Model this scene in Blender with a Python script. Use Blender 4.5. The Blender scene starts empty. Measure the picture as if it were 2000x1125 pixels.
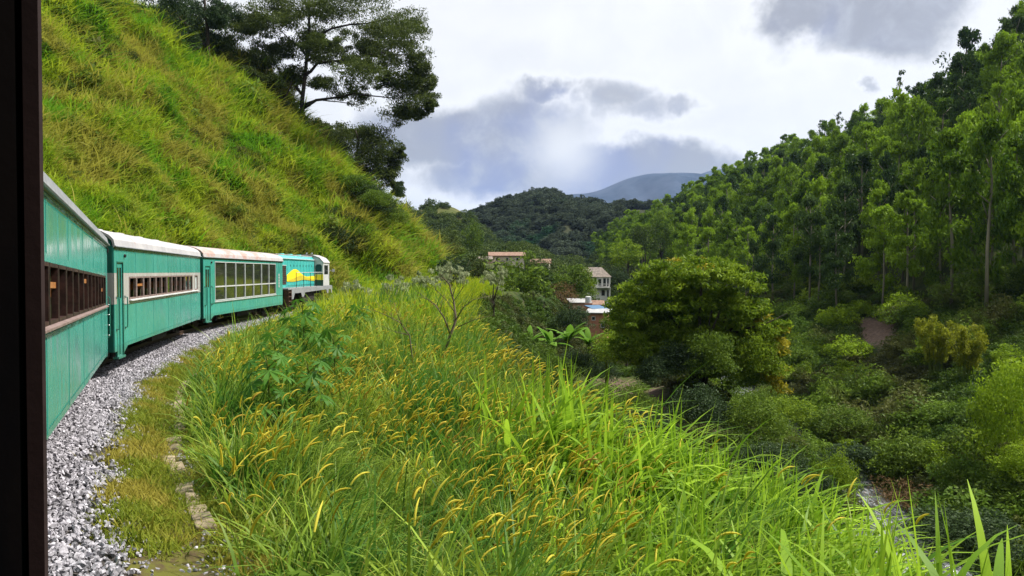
import bpy, math, random
import numpy as np
from mathutils import Vector, Matrix

R = math.radians
rng = np.random.default_rng(7)
random.seed(7)
scene = bpy.context.scene
COL = scene.collection

# ------------------------------------------------------------------ camera
CAM_Z, F = 2.55, 1500.0
PITCH = math.atan(31.5 / F)
cam_d = bpy.data.cameras.new("camera")
cam_d.sensor_width = 36.0
cam_d.lens = 27.0
cam_d.clip_start = 0.02
cam_d.clip_end = 14000
cam = bpy.data.objects.new("camera", cam_d)
cam.location = (0, 0, CAM_Z)
cam.rotation_euler = (math.pi / 2 - PITCH, 0, 0)
COL.objects.link(cam)
scene.camera = cam

# ------------------------------------------------------------------ sun, sky, exposure
SUN_EL, SUN_AZ = R(55), R(76)            # azimuth clockwise from the view direction
sun_d = bpy.data.lights.new("sun", 'SUN')
sun_d.energy = 4.3
sun_d.angle = R(4)
sun_d.color = (1.0, 0.95, 0.86)
sun = bpy.data.objects.new("sun", sun_d)
to_sun = Vector((math.sin(SUN_AZ) * math.cos(SUN_EL), math.cos(SUN_AZ) * math.cos(SUN_EL), math.sin(SUN_EL)))
sun.rotation_euler = to_sun.to_track_quat('Z', 'Y').to_euler()
COL.objects.link(sun)
scene.view_settings.view_transform = 'Standard'
scene.view_settings.look = 'None'
scene.view_settings.gamma = 1.0
scene.view_settings.use_curve_mapping = False
scene.view_settings.exposure = 0.85
scene.render.engine = 'CYCLES'
cy = scene.cycles
cy.max_bounces = 6
cy.diffuse_bounces = 3
cy.glossy_bounces = 3
cy.transmission_bounces = 4
cy.transparent_max_bounces = 6
cy.volume_bounces = 0
cy.use_denoising = True
cy.denoising_input_passes = 'RGB_ALBEDO_NORMAL'
cy.denoising_prefilter = 'ACCURATE'
cy.caustics_reflective = False
cy.caustics_refractive = False
cy.sample_clamp_indirect = 6


class NT:
    """short hand for building node trees"""
    def __init__(s, tree):
        s.t = tree; s.n = tree.nodes; s.l = tree.links
    def new(s, kind, **kw):
        n = s.n.new(kind)
        for k, v in kw.items():
            setattr(n, k, v)
        return n
    def put(s, sock, v):
        if v is None: return
        if hasattr(v, 'links') or isinstance(v, bpy.types.NodeSocket): s.l.new(v, sock)
        else: sock.default_value = v
    def math(s, op, a, b=None, clamp=False):
        n = s.new('ShaderNodeMath', operation=op, use_clamp=clamp)
        s.put(n.inputs[0], a); s.put(n.inputs[1], b)
        return n.outputs[0]
    def vmath(s, op, a, b=None):
        n = s.new('ShaderNodeVectorMath', operation=op)
        s.put(n.inputs[0], a); s.put(n.inputs[1], b)
        return n.outputs['Value'] if op in ('LENGTH', 'DOT_PRODUCT', 'DISTANCE') else n.outputs[0]
    def noise(s, vec, scale, detail=4, rough=.55, dist=0.0):
        n = s.new('ShaderNodeTexNoise')
        s.put(n.inputs['Vector'], vec); n.inputs['Scale'].default_value = scale
        n.inputs['Detail'].default_value = detail; n.inputs['Roughness'].default_value = rough
        n.inputs['Distortion'].default_value = dist
        return n.outputs[0]
    def mix(s, f, a, b, kind='MIX'):
        n = s.new('ShaderNodeMix', data_type='RGBA', blend_type=kind)
        s.put(n.inputs[0], f)
        for sock, v in ((n.inputs[6], a), (n.inputs[7], b)):
            s.put(sock, (*v, 1.0) if isinstance(v, tuple) and len(v) == 3 else v)
        return n.outputs[2]
    def step(s, v, lo, hi, t0=0.0, t1=1.0):
        n = s.new('ShaderNodeMapRange', interpolation_type='SMOOTHSTEP')
        s.put(n.inputs[0], v)
        for i, x in enumerate((lo, hi, t0, t1)): n.inputs[i + 1].default_value = x
        return n.outputs[0]


# world: physical sky behind thin bright overcast with grey-blue cloud banks
world = bpy.data.worlds.new("World")
scene.world = world
world.use_nodes = True
wt = NT(world.node_tree)
wt.n.clear()
sky = wt.new('ShaderNodeTexSky', sky_type='NISHITA')
sky.sun_disc = False
sky.sun_elevation = SUN_EL
sky.sun_rotation = SUN_AZ
tc = wt.new('ShaderNodeTexCoord')
dirv = wt.vmath('NORMALIZE', tc.outputs['Generated'])
sep = wt.new('ShaderNodeSeparateXYZ'); wt.put(sep.inputs[0], dirv)
zc = wt.math('MAXIMUM', sep.outputs[2], 0.0)
zd = wt.math('ADD', zc, 0.22)
comb = wt.new('ShaderNodeCombineXYZ')
wt.put(comb.inputs[0], wt.math('DIVIDE', sep.outputs[0], zd))
wt.put(comb.inputs[1], wt.math('DIVIDE', sep.outputs[1], zd))
plane = comb.outputs[0]


def pix_dir(x, y):
    v = Vector(((x - 1000) / F, 1, 0)) + Vector((0, 0, 1)) * ((531.0 - y) / F)
    return v.normalized()


n_big = wt.noise(plane, 2.1, 6, .55, .3)
n_fine = wt.noise(dirv, 14.0, 6, .6, .4)
CLOUDS = [  # where the cloud banks hang: direction, half sizes in radians, weight
    (820, 275, .085, .040, 1.0), (930, 275, .10, .042, .95), (1080, 268, .075, .045, .8), (1060, 345, .17, .03, .95),
    (1250, 325, .13, .030, .95), (1400, 330, .06, .018, .7),
    (1000, 215, .065, .030, .75), (1070, 180, .05, .014, .75), (1200, 190, .045, .022, .60), (1255, 212, .05, .020, .56),
    (1320, 205, .032, .014, .58), (1570, 25, .055, .042, 1.0), (1720, 50, .085, .045, 1.0), (1660, 180, .013, .006, .5),
    (760, 255, .05, .03, .6)]
wn = wt.new('ShaderNodeTexNoise'); wt.put(wn.inputs['Vector'], dirv); wn.inputs['Scale'].default_value = 9.0; wn.inputs['Detail'].default_value = 7; wn.inputs['Roughness'].default_value = .6
warp = wt.vmath('MULTIPLY', wt.vmath('SUBTRACT', wn.outputs['Color'], (.5, .5, .5)), (.16, .16, .085))
dw = wt.vmath('ADD', dirv, warp)
acc = None
for (px, py, sx, sy, w) in CLOUDS:
    c = pix_dir(px, py)
    d = wt.vmath('SUBTRACT', dw, tuple(c))
    d = wt.vmath('MULTIPLY', d, (1 / sx, 1 / sx, 1 / sy))
    g = wt.math('MULTIPLY', wt.step(wt.vmath('LENGTH', d), 1.65, 0.25), w)
    acc = g if acc is None else wt.math('MAXIMUM', acc, g)
# the same sort of broken banks all round the sky
band = wt.step(n_big, .56, .72)
side = wt.step(sep.outputs[1], .62, .35)          # behind and to the sides of the view
acc = wt.math('MAXIMUM', acc, wt.math('MULTIPLY', band, side))
edge = wt.math('ADD', acc, wt.math('MULTIPLY', wt.math('SUBTRACT', n_fine, .5), .7))
mask = wt.step(edge, .14, .74)
thin = wt.mix(wt.step(n_big, .35, .65), (.85, .85, .845), (.92, .915, .90))
glow = wt.step(wt.vmath('LENGTH', wt.vmath('SUBTRACT', dirv, tuple(pix_dir(1105, 293)))), .075, .0)
rim = wt.math('MULTIPLY', wt.step(edge, -.12, .2), wt.step(edge, .6, .25))
lit = wt.mix(wt.math('MULTIPLY', rim, .55), thin, (1.0, 1.0, 1.0))
blue = wt.step(wt.noise(dirv, 5.0, 3), .46, .66)
dark = wt.mix(blue, (.37, .37, .39), (.27, .30, .48))
dark = wt.mix(wt.step(n_fine, .42, .68), dark, (.50, .51, .55))
col = wt.mix(mask, lit, dark)
col = wt.mix(wt.math('MULTIPLY', glow, .75), col, (.95, .95, .93))
bg1 = wt.new('ShaderNodeBackground'); wt.put(bg1.inputs[0], sky.outputs[0]); bg1.inputs[1].default_value = 0.09
bg2 = wt.new('ShaderNodeBackground'); wt.put(bg2.inputs[0], col); bg2.inputs[1].default_value = 0.64
mx = wt.new('ShaderNodeMixShader'); mx.inputs[0].default_value = 0.93
wo = wt.new('ShaderNodeOutputWorld')
wt.l.new(bg1.outputs[0], mx.inputs[1]); wt.l.new(bg2.outputs[0], mx.inputs[2]); wt.l.new(mx.outputs[0], wo.inputs[0])


# ------------------------------------------------------------------ helpers: materials
MATS = {}


def pbr(name, c1, c2=None, scale=6.0, rough=.7, spec=.3, bump=0.0, bscale=None, metal=0.0, lo=.35, hi=.65, streak=None, coord='Object', extra=None):
    m = bpy.data.materials.new(name); m.use_nodes = True
    t = NT(m.node_tree); p = t.n['Principled BSDF']
    tcn = t.new('ShaderNodeTexCoord'); v = tcn.outputs[coord]
    if streak:
        v = t.vmath('MULTIPLY', v, streak)
    base = (*c1, 1.0)
    if c2 is not None:
        n = t.noise(v, scale, 6, .6)
        base = t.mix(t.step(n, lo, hi), c1, c2)
    if extra: base = extra(t, base, tcn)
    t.put(p.inputs['Base Color'], base)
    p.inputs['Roughness'].default_value = rough
    p.inputs['Specular IOR Level'].default_value = spec
    p.inputs['Metallic'].default_value = metal
    if bump:
        b = t.new('ShaderNodeBump'); b.inputs['Strength'].default_value = bump; b.inputs['Distance'].default_value = .02
        t.put(b.inputs['Height'], t.noise(tcn.outputs[coord], bscale or scale * 4, 5, .6))
        t.l.new(b.outputs[0], p.inputs['Normal'])
    MATS[name] = m
    return m


def leaf(name, dark, light, transl=.35, alt=None, alt_scale=.12, rnd=.35, rough=.55, spec=.10, lo=.47, hi=.58):
    """leaf / blade material: every leaf, every plant and every patch has its own tone"""
    m = bpy.data.materials.new(name); m.use_nodes = True
    t = NT(m.node_tree); p = t.n['Principled BSDF']; out = t.n['Material Output']
    at = t.new('ShaderNodeAttribute', attribute_name='tint')
    oi = t.new('ShaderNodeObjectInfo')
    f = t.math('ADD', t.math('MULTIPLY', at.outputs['Fac'], 1 - rnd), t.math('MULTIPLY', oi.outputs['Random'], rnd), True)
    c = t.mix(f, dark, light)
    if alt:
        g = t.new('ShaderNodeNewGeometry')
        n = t.noise(g.outputs['Position'], alt_scale, 4, .6)
        for k, a in enumerate(alt):
            n = n if k == 0 else t.noise(t.vmath('ADD', g.outputs['Position'], (37.0 * k, 11.0, 5.0)), alt_scale * 1.3, 4, .6)
            c = t.mix(t.math('MULTIPLY', t.step(n, lo, hi), .85), c, a)
    t.put(p.inputs['Base Color'], c)
    p.inputs['Roughness'].default_value = rough
    p.inputs['Specular IOR Level'].default_value = spec
    tr = t.new('ShaderNodeBsdfTranslucent')
    t.put(tr.inputs[0], t.mix(.5, c, (.8, 1.0, .25), 'MULTIPLY') if False else c)
    ms = t.new('ShaderNodeMixShader'); ms.inputs[0].default_value = transl
    t.l.new(p.outputs[0], ms.inputs[1]); t.l.new(tr.outputs[0], ms.inputs[2]); t.l.new(ms.outputs[0], out.inputs[0])
    MATS[name] = m
    return m


# ------------------------------------------------------------------ helpers: meshes
def mesh_np(name, V, faces, mat, tint=None, smooth=False):
    """mesh from numpy: faces is a list of (n,k) index arrays"""
    me = bpy.data.meshes.new(name)
    V = np.asarray(V, np.float32)
    me.vertices.add(len(V)); me.vertices.foreach_set('co', V.ravel())
    idx = np.concatenate([f.ravel() for f in faces]).astype(np.int32)
    tot = np.concatenate([np.full(len(f), f.shape[1]) for f in faces]).astype(np.int32)
    st = np.concatenate([[0], np.cumsum(tot)[:-1]]).astype(np.int32)
    me.loops.add(len(idx)); me.loops.foreach_set('vertex_index', idx)
    me.polygons.add(len(tot)); me.polygons.foreach_set('loop_start', st); me.polygons.foreach_set('loop_total', tot)
    if smooth: me.polygons.foreach_set('use_smooth', np.ones(len(tot), bool))
    if tint is not None:
        a = me.attributes.new('tint', 'FLOAT', 'POINT'); a.data.foreach_set('value', np.asarray(tint, np.float32))
    me.update(calc_edges=True)
    if mat: me.materials.append(mat)
    return me


class MB:
    """collects boxes, tubes and prisms; build() links them as ONE mesh object"""
    def __init__(s): s.v = []; s.f = []; s.tint = []
    def add(s, vs, fs):
        o = len(s.v); s.v += [tuple(v) for v in vs]; s.f += [tuple(i + o for i in f) for f in fs]
        return s
    def box(s, x0, x1, y0, y1, z0, z1):
        return s.add([(x0, y0, z0), (x1, y0, z0), (x1, y1, z0), (x0, y1, z0), (x0, y0, z1), (x1, y0, z1), (x1, y1, z1), (x0, y1, z1)],
                     [(3, 2, 1, 0), (4, 5, 6, 7), (0, 1, 5, 4), (1, 2, 6, 5), (2, 3, 7, 6), (3, 0, 4, 7)])
    def prism(s, poly, a0, a1, axis):
        """polygon in the two other axes, pulled along axis from a0 to a1"""
        def pt(p, a): return {0: (a, p[0], p[1]), 1: (p[0], a, p[1]), 2: (p[0], p[1], a)}[axis]
        n = len(poly)
        return s.add([pt(p, a0) for p in poly] + [pt(p, a1) for p in poly],
                     [tuple(range(n))[::-1], tuple(range(n, 2 * n))] + [(i, (i + 1) % n, n + (i + 1) % n, n + i) for i in range(n)])
    def tube(s, pts, radii, n=6, cap=True):
        pts = [Vector(p) for p in pts]
        if not hasattr(radii, '__len__'): radii = [radii] * len(pts)
        vs, fs = [], []
        ref = None
        for i, p in enumerate(pts):
            d = (pts[min(i + 1, len(pts) - 1)] - pts[max(i - 1, 0)]).normalized()
            if ref is None: ref = Vector((1, 0, 0)) if abs(d.x) < .8 else Vector((0, 1, 0))
            a = (ref - d * ref.dot(d)).normalized(); b = d.cross(a); ref = a
            for k in range(n):
                w = 2 * math.pi * k / n
                vs.append(p + (a * math.cos(w) + b * math.sin(w)) * radii[i])
        for i in range(len(pts) - 1):
            for k in range(n):
                fs.append((i * n + k, i * n + (k + 1) % n, (i + 1) * n + (k + 1) % n, (i + 1) * n + k))
        if cap:
            fs.append(tuple(range(n))[::-1]); fs.append(tuple((len(pts) - 1) * n + k for k in range(n)))
        return s.add(vs, fs)
    def mesh(s, name, mat, smooth=False):
        me = bpy.data.meshes.new(name); me.from_pydata(s.v, [], s.f); me.materials.append(mat)
        if smooth: me.polygons.foreach_set('use_smooth', np.ones(len(me.polygons), bool))
        me.update(); return me
    def build(s, name, mat, parent=None, smooth=False, bevel=0.0):
        return link(name, s.mesh(name, mat, smooth), parent, bevel)


def link(name, me, parent=None, bevel=0.0):
    o = bpy.data.objects.new(name, me); COL.objects.link(o)
    if parent is not None: o.parent = parent
    if bevel:
        b = o.modifiers.new('edge', 'BEVEL'); b.width = bevel; b.segments = 2; b.limit_method = 'ANGLE'
    return o


def tag(o, label=None, cat=None, group=None, kind=None):
    if label: o['label'] = label
    if cat: o['category'] = cat
    if group: o['group'] = group
    if kind: o['kind'] = kind
    return o


def thing(name, label, cat, loc=(0, 0, 0), rz=0.0, group=None):
    o = bpy.data.objects.new(name, None); COL.objects.link(o)
    o.empty_display_size = .2
    o.location = loc; o.rotation_euler = (0, 0, rz)
    return tag(o, label, cat, group)


# ------------------------------------------------------------------ helpers: leaves and blades
def unit(v): return v / np.maximum(np.linalg.norm(v, axis=-1, keepdims=True), 1e-9)


def leaf_quads(C, length, width, droop=0.0, rg=None, up=0.3):
    """one pointed leaf (two triangles folded at the midrib) per centre"""
    rg = rg or rng
    n = len(C)
    a = unit(rg.normal(size=(n, 3)) + np.array([0, 0, -droop]))
    nrm = unit(rg.normal(size=(n, 3)) + np.array([0, 0, up * 3]))
    b = unit(np.cross(nrm, a))
    L = (length * rg.uniform(.6, 1.3, n))[:, None]; W = (width * rg.uniform(.7, 1.3, n))[:, None]
    fold = np.cross(a, b) * W * .25
    V = np.stack([C - a * L * .5, C + b * W * .5 + fold, C + a * L * .5, C - b * W * .5 + fold], 1).reshape(-1, 3)
    q = np.arange(n * 4).reshape(-1, 4)
    return V, q


def blob_leaves(centres, radii, per, length, width, droop=0.0, rg=None, shell=.55, tvar=.25, up=.3):
    """leaf clumps: ellipsoidal puffs, denser near their skin"""
    rg = rg or rng
    centres = np.asarray(centres, float); radii = np.asarray(radii, float)
    if radii.ndim == 1: radii = np.stack([radii] * 3, 1)
    per = np.broadcast_to(np.asarray(per), (len(centres),)).astype(int)
    cid = np.repeat(np.arange(len(centres)), per)
    d = unit(rg.normal(size=(len(cid), 3)))
    r = rg.uniform(shell, 1.0, len(cid)) ** .7
    C = centres[cid] + d * radii[cid] * r[:, None]
    V, q = leaf_quads(C, length, width, droop, rg, up)
    base = rg.uniform(0, 1, len(centres))[cid]
    t = np.clip(base * .6 + .2 + rg.normal(0, tvar, len(cid)), 0, 1)
    return V, q, np.repeat(t, 4)


def blades(base, length, width, az, lean, curl, segs=3, rg=None, tint=None, twist=0.0):
    """grass blades as tapering bent ribbons"""
    n = len(base)
    length = np.broadcast_to(length, n); width = np.broadcast_to(width, n)
    az = np.broadcast_to(az, n); lean = np.broadcast_to(lean, n); curl = np.broadcast_to(curl, n)
    h = np.stack([np.cos(az), np.sin(az), np.zeros(n)], 1)
    s = np.stack([-np.sin(az + twist), np.cos(az + twist), np.zeros(n)], 1)
    P = np.array(base, float); rows = []
    for k in range(segs + 1):
        t = k / segs
        w = (width * (1 - t ** 2.2) * (.65 + .35 * min(1, t * 4)) * .5 + width * .02)[:, None]
        rows.append(np.stack([P - s * w, P + s * w], 1))
        ang = lean + curl * (t + .5 / segs)
        P = P + (h * np.sin(ang)[:, None] + np.array([0, 0, 1]) * np.cos(ang)[:, None]) * (length / segs)[:, None]
    V = np.stack(rows, 1).reshape(-1, 3)           # n, segs+1, 2
    st = (np.arange(n) * (segs + 1) * 2)[:, None]
    fs = [st + np.array([[2 * k, 2 * k + 1, 2 * k + 3, 2 * k + 2]]) for k in range(segs)]
    T = np.repeat(np.broadcast_to(tint if tint is not None else rng.uniform(0, 1, n), n), (segs + 1) * 2)
    return V, np.concatenate(fs), T


def merge(parts):
    V, Q, T, o = [], [], [], 0
    for v, q, t in parts:
        V.append(v); Q.append(q + o); T.append(t); o += len(v)
    ks = {}
    for q in Q: ks.setdefault(q.shape[1], []).append(q)
    return np.concatenate(V), [np.concatenate(x) for x in ks.values()], np.concatenate(T)


def heads(base, length, rad, az, lean, curl, segs=5, sides=4, tint=None):
    """arching bristly seed heads: spindle tubes along a bent line"""
    n = len(base)
    h = np.stack([np.cos(az), np.sin(az), np.zeros(n)], 1); s = np.stack([-np.sin(az), np.cos(az), np.zeros(n)], 1)
    P = np.array(base, float); rows = []
    for k in range(segs + 1):
        t = k / segs
        ang = lean + curl * t
        u = h * np.cos(ang)[:, None] - np.array([0, 0, 1]) * np.sin(ang)[:, None]
        r = (rad * (.25 + .75 * math.sin(math.pi * min(1, .18 + t * .82)) ** .7))[:, None]
        rows.append(np.stack([P + (u * math.cos(2 * math.pi * j / sides) + s * math.sin(2 * math.pi * j / sides)) * r for j in range(sides)], 1))
        P = P + (h * np.sin(ang)[:, None] + np.array([0, 0, 1]) * np.cos(ang)[:, None]) * (length / segs)[:, None]
    V = np.stack(rows, 1).reshape(-1, 3)
    st = (np.arange(n) * (segs + 1) * sides)[:, None]
    fs = []
    for k in range(segs):
        for j in range(sides):
            j2 = (j + 1) % sides
            fs.append(st + np.array([[k * sides + j, k * sides + j2, (k + 1) * sides + j2, (k + 1) * sides + j]]))
    T = np.repeat(np.broadcast_to(tint if tint is not None else rng.uniform(0, 1, n), n), (segs + 1) * sides)
    return V, np.concatenate(fs), T


HIDDEN = {}


def variants(key, meshes):
    """source shapes for a scatter, kept out of the scene"""
    c = bpy.data.collections.new(key)
    for i, me in enumerate(meshes):
        o = bpy.data.objects.new("%s_%02d" % (key, i), me); c.objects.link(o)
    HIDDEN[key] = (c, len(meshes))
    return c


def scatter(name, key, pts, rot, scl, label, cat, vid=None):
    """ground cover nobody could count: one object, instances by geometry nodes"""
    c, nv = HIDDEN[key]
    n = len(pts)
    me = bpy.data.meshes.new(name); me.vertices.add(n); me.vertices.foreach_set('co', np.asarray(pts, np.float32).ravel())
    a = me.attributes.new('rot', 'FLOAT_VECTOR', 'POINT'); a.data.foreach_set('vector', np.asarray(rot, np.float32).ravel())
    scl = np.asarray(scl, np.float32)
    if scl.ndim == 1: scl = np.stack([scl] * 3, 1)
    a = me.attributes.new('scl', 'FLOAT_VECTOR', 'POINT'); a.data.foreach_set('vector', scl.ravel())
    a = me.attributes.new('vid', 'INT', 'POINT')
    a.data.foreach_set('value', (vid if vid is not None else rng.integers(0, nv, n)).astype(np.int32))
    o = link(name, me)
    g = bpy.data.node_groups.new(name, 'GeometryNodeTree')
    g.interface.new_socket('Geometry', in_out='INPUT', socket_type='NodeSocketGeometry')
    g.interface.new_socket('Geometry', in_out='OUTPUT', socket_type='NodeSocketGeometry')
    gi = g.nodes.new('NodeGroupInput'); go = g.nodes.new('NodeGroupOutput')
    ip = g.nodes.new('GeometryNodeInstanceOnPoints'); ci = g.nodes.new('GeometryNodeCollectionInfo')
    ci.inputs[0].default_value = c; ci.inputs[1].default_value = True; ci.inputs[2].default_value = True
    ip.inputs['Pick Instance'].default_value = True
    def attr(nm, ty):
        x = g.nodes.new('GeometryNodeInputNamedAttribute'); x.data_type = ty; x.inputs[0].default_value = nm
        return x.outputs[0]
    g.links.new(gi.outputs[0], ip.inputs['Points']); g.links.new(ci.outputs[0], ip.inputs['Instance'])
    g.links.new(attr('vid', 'INT'), ip.inputs['Instance Index'])
    g.links.new(attr('rot', 'FLOAT_VECTOR'), ip.inputs['Rotation'])
    g.links.new(attr('scl', 'FLOAT_VECTOR'), ip.inputs['Scale'])
    g.links.new(ip.outputs[0], go.inputs[0])
    md = o.modifiers.new('scatter', 'NODES'); md.node_group = g
    return tag(o, label, cat, kind='stuff')


# value noise for shaping the land
_tab = np.random.default_rng(3).uniform(-1, 1, (256, 256))
def vnoise(x, y):
    x = np.asarray(x, float); y = np.asarray(y, float)
    xi = np.floor(x).astype(int); yi = np.floor(y).astype(int); fx = x - xi; fy = y - yi
    fx = fx * fx * (3 - 2 * fx); fy = fy * fy * (3 - 2 * fy)
    g = lambda a, b: _tab[a % 256, b % 256]
    return (g(xi, yi) * (1 - fx) + g(xi + 1, yi) * fx) * (1 - fy) + (g(xi, yi + 1) * (1 - fx) + g(xi + 1, yi + 1) * fx) * fy
def fbm(x, y, o=4):
    s, a = 0, 1.0
    for k in range(o): s = s + a * vnoise(x * 2 ** k + 17 * k, y * 2 ** k + 5 * k); a *= .5
    return s
def sstep(x, a, b):
    t = np.clip((np.asarray(x, float) - a) / (b - a), 0, 1); return t * t * (3 - 2 * t)


# ------------------------------------------------------------------ the line of the track and the land
W2 = 1.4                                             # half a coach's width
def off_left(a, b, w):
    a, b = np.array(a, float), np.array(b, float); d = (b - a) / np.linalg.norm(b - a)
    n = np.array([-d[1], d[0]]); return a + n * w, b + n * w
DN = np.array([-.588, .809])
NEAR0 = np.array([.066, .048])
SIDES = {'c0': (NEAR0 - DN * 7.5, NEAR0 + DN * 6.45), 'c1': ((-3.94, 6.0), (-9.86, 18.7)), 'c2': ((-10.1, 19.5), (-13.4, 33.0)),
         'c3': ((-13.5, 33.6), (-14.25, 47.7))}
CEN = {k: off_left(a, b, W2) for k, (a, b) in SIDES.items()}
knots = [np.array([24, -18.]), np.array([14.5, -12.6]), CEN['c0'][0]]
for k in ('c0', 'c1', 'c2', 'c3'):
    if k != 'c0': knots.append((CEN[k][0] + prev) / 2)
    else: knots.append(CEN[k][0] * .5 + CEN[k][1] * .5)
    prev = CEN[k][1]
knots += [(CEN['c3'][1] + np.array([-15.55, 48.5])) / 2, np.array([-15.55, 55.0]), np.array([-15.0, 64]), np.array([-12.7, 78]), np.array([-9.2, 90]),
          np.array([-6.5, 102]), np.array([-6., 114]), np.array([-9., 134]), np.array([-17., 160]), np.array([-30., 190])]
knots = np.array(knots)
def catmull(K, m=24):
    out = []
    for i in range(1, len(K) - 2):
        p0, p1, p2, p3 = K[i - 1:i + 3]
        t = np.linspace(0, 1, m, endpoint=False)[:, None]
        out.append(.5 * ((2 * p1) + (p2 - p0) * t + (2 * p0 - 5 * p1 + 4 * p2 - p3) * t ** 2 + (3 * p1 - p0 - 3 * p2 + p3) * t ** 3))
    out.append(K[-2:-1]); return np.concatenate(out)
LINE = catmull(knots)
_seg = np.linalg.norm(np.diff(LINE, axis=0), axis=1)
LS = np.concatenate([[0], np.cumsum(_seg)])
def at_s(s, u=0.0):
    """point at distance s along the track, u metres to its right"""
    s = np.asarray(s, float)
    p = np.stack([np.interp(s, LS, LINE[:, 0]), np.interp(s, LS, LINE[:, 1])], -1)
    q = np.stack([np.interp(s + .5, LS, LINE[:, 0]), np.interp(s + .5, LS, LINE[:, 1])], -1)
    p0 = np.stack([np.interp(s - .5, LS, LINE[:, 0]), np.interp(s - .5, LS, LINE[:, 1])], -1)
    d = unit(q - p0)
    nr = np.stack([d[..., 1], -d[..., 0]], -1)
    return p + nr * np.asarray(u)[..., None], np.arctan2(d[..., 1], d[..., 0])
S_CAM = LS[np.argmin(np.hypot(LINE[:, 0] + 1.1, LINE[:, 1] + .8))]
def track_z(y): return .022 * np.clip(19 - np.asarray(y, float), 0, 30)
def uv_of(X, Y):
    """signed offset to the right of the track"""
    X = np.ravel(X); Y = np.ravel(Y); u = np.empty(len(X)); L = LINE[::2]
    A = L[:-1]; D = L[1:] - A; dl = (D ** 2).sum(1)
    for i in range(0, len(X), 6000):
        P = np.stack([X[i:i + 6000], Y[i:i + 6000]], 1)
        w = P[:, None] - A[None]
        t = np.clip((w * D).sum(2) / dl, 0, 1)
        r = w - t[..., None] * D
        d2 = (r ** 2).sum(2); j = d2.argmin(1); k = np.arange(len(P))
        cr = D[j, 0] * w[k, j, 1] - D[j, 1] * w[k, j, 0]
        u[i:i + 6000] = np.sqrt(d2[k, j]) * np.where(cr > 0, -1, 1)
    return u
def river_x(Y): return np.interp(Y, [-80, 20, 45, 60, 90, 140, 250, 500], [10, 18.5, 22.3, 24.5, 26, 28, 30, 32])
def H(X, Y, U=None):
    X = np.asarray(X, float); Y = np.asarray(Y, float); sh = X.shape
    X = X.ravel(); Y = Y.ravel()
    U = uv_of(X, Y) if U is None else np.ravel(U)
    tz = track_z(Y)
    # the cut bank and hill beside the track
    t = np.maximum(-U - 2.9, 0)
    S = np.where(t < 22, 1.02 * t, 22.4 + 30 * (1 - np.exp(-(t - 22) / 26)))
    S = S * (1 - .75 * sstep(Y, 108, 165)) * (1 - .9 * sstep(Y, 190, 260))
    S = S + np.minimum(t, 3) / 3 * (fbm(X * .17, Y * .17) * 1.7 + fbm(X * .35 + 9, Y * .35) * .35)
    hill = tz - .34 + S
    # the verge, the bank's rim and the drop to the valley
    g = np.interp(Y, [0, 9, 20, 45, 62, 80, 110], [-1.75, -1.7, -1.0, .45, .8, .5, -.4])
    rim = np.interp(Y, [0, 12, 25, 45, 60, 80], [10.0, 10.5, 12.2, 12.6, 12.0, 10])
    zb = tz - .34 - .28 * sstep(U, 2.1, 2.9) + (g + .6) * sstep(U, 3.2, 6.5)
    zb = zb + sstep(U, 3.2, 6) * fbm(X * .3, Y * .3, 3) * .16
    zb = zb - .95 * np.maximum(U - rim, 0) - .012 * np.maximum(U - rim, 0) ** 1.5
    # the valley: river, terrace, and the long wooded hill across it
    rx = river_x(Y)
    fl = np.interp(Y, [-100, 40, 70, 100, 130, 200, 350, 600, 4000], [-13.5, -12.6, -12, -9.5, -7.5, -3, 5, 8, 20])
    te = np.interp(Y, [30, 46, 56, 80, 110, 140], [0, .5, 4.4, 4.6, 3.0, 0])
    z = fl + te * sstep(rx - X, 4.5, 9.5) + sstep(rx - X, 10, 30) * np.interp(Y, [80, 110, 150, 220, 350], [0, 1, 5.5, 9, 8])
    tr = X - rx - 4
    z = z + np.where(tr > 0, np.where(tr < 24, .40 * tr, np.where(tr < 76, 9.6 + .80 * (tr - 24), 51.2 + 6 * (1 - np.exp(-(tr - 76) / 12)))), 0) * (1 - .30 * sstep(Y, 132, 192)) * (1 - .8 * sstep(Y, 330, 520))
    z = z + np.clip(np.abs(tr) / 6, 0, 1) * (fbm(X * .06, Y * .06) * 1.3 + fbm(X * .2, Y * .2, 3) * .35)
    z = z - 1.3 * (1 - sstep(np.abs(X - rx), 2.3, 4.2))
    d = zb - z; k = 1.2
    right = np.where(U > 3, np.where(d > k, zb, np.where(d < -k, z, z + (d + k) ** 2 / (4 * k))), zb)
    out = np.where(U < 0, np.maximum(hill, -99), right)
    w = sstep(Y, 175, 235)                              # past the bend the valley takes over
    out = out * (1 - w) + np.where(U < 0, np.maximum(z, hill * .6), z) * w
    w2 = sstep(Y, -12, -40)
    out = out * (1 - w2) + z * w2 if False else out
    far = sstep(np.hypot(X, Y), 500, 900)
    return (out * (1 - far) + 8 * far).reshape(sh)
def h1(x, y): return float(H(np.array([x]), np.array([y]))[0])
def world(x, y, d):
    """point seen at photo pixel (x, y), d metres into the view"""
    return Vector(((x - 1000) / F * d, d, CAM_Z + (531 - y) / F * d))
def on_land(x, y, lo=6.0, hi=420.0):
    """where the sight line of a photo pixel meets the land"""
    d = np.arange(lo, hi, .25)
    g = H((x - 1000) / F * d, d) - (CAM_Z + (531 - y) / F * d)
    i = np.argmax(g > 0)
    return float(d[i]) if g[i] > 0 else hi
def to_px(X, Y, Z): return 1000 + X / Y * F, 531 - (Z - CAM_Z) / Y * F

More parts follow.
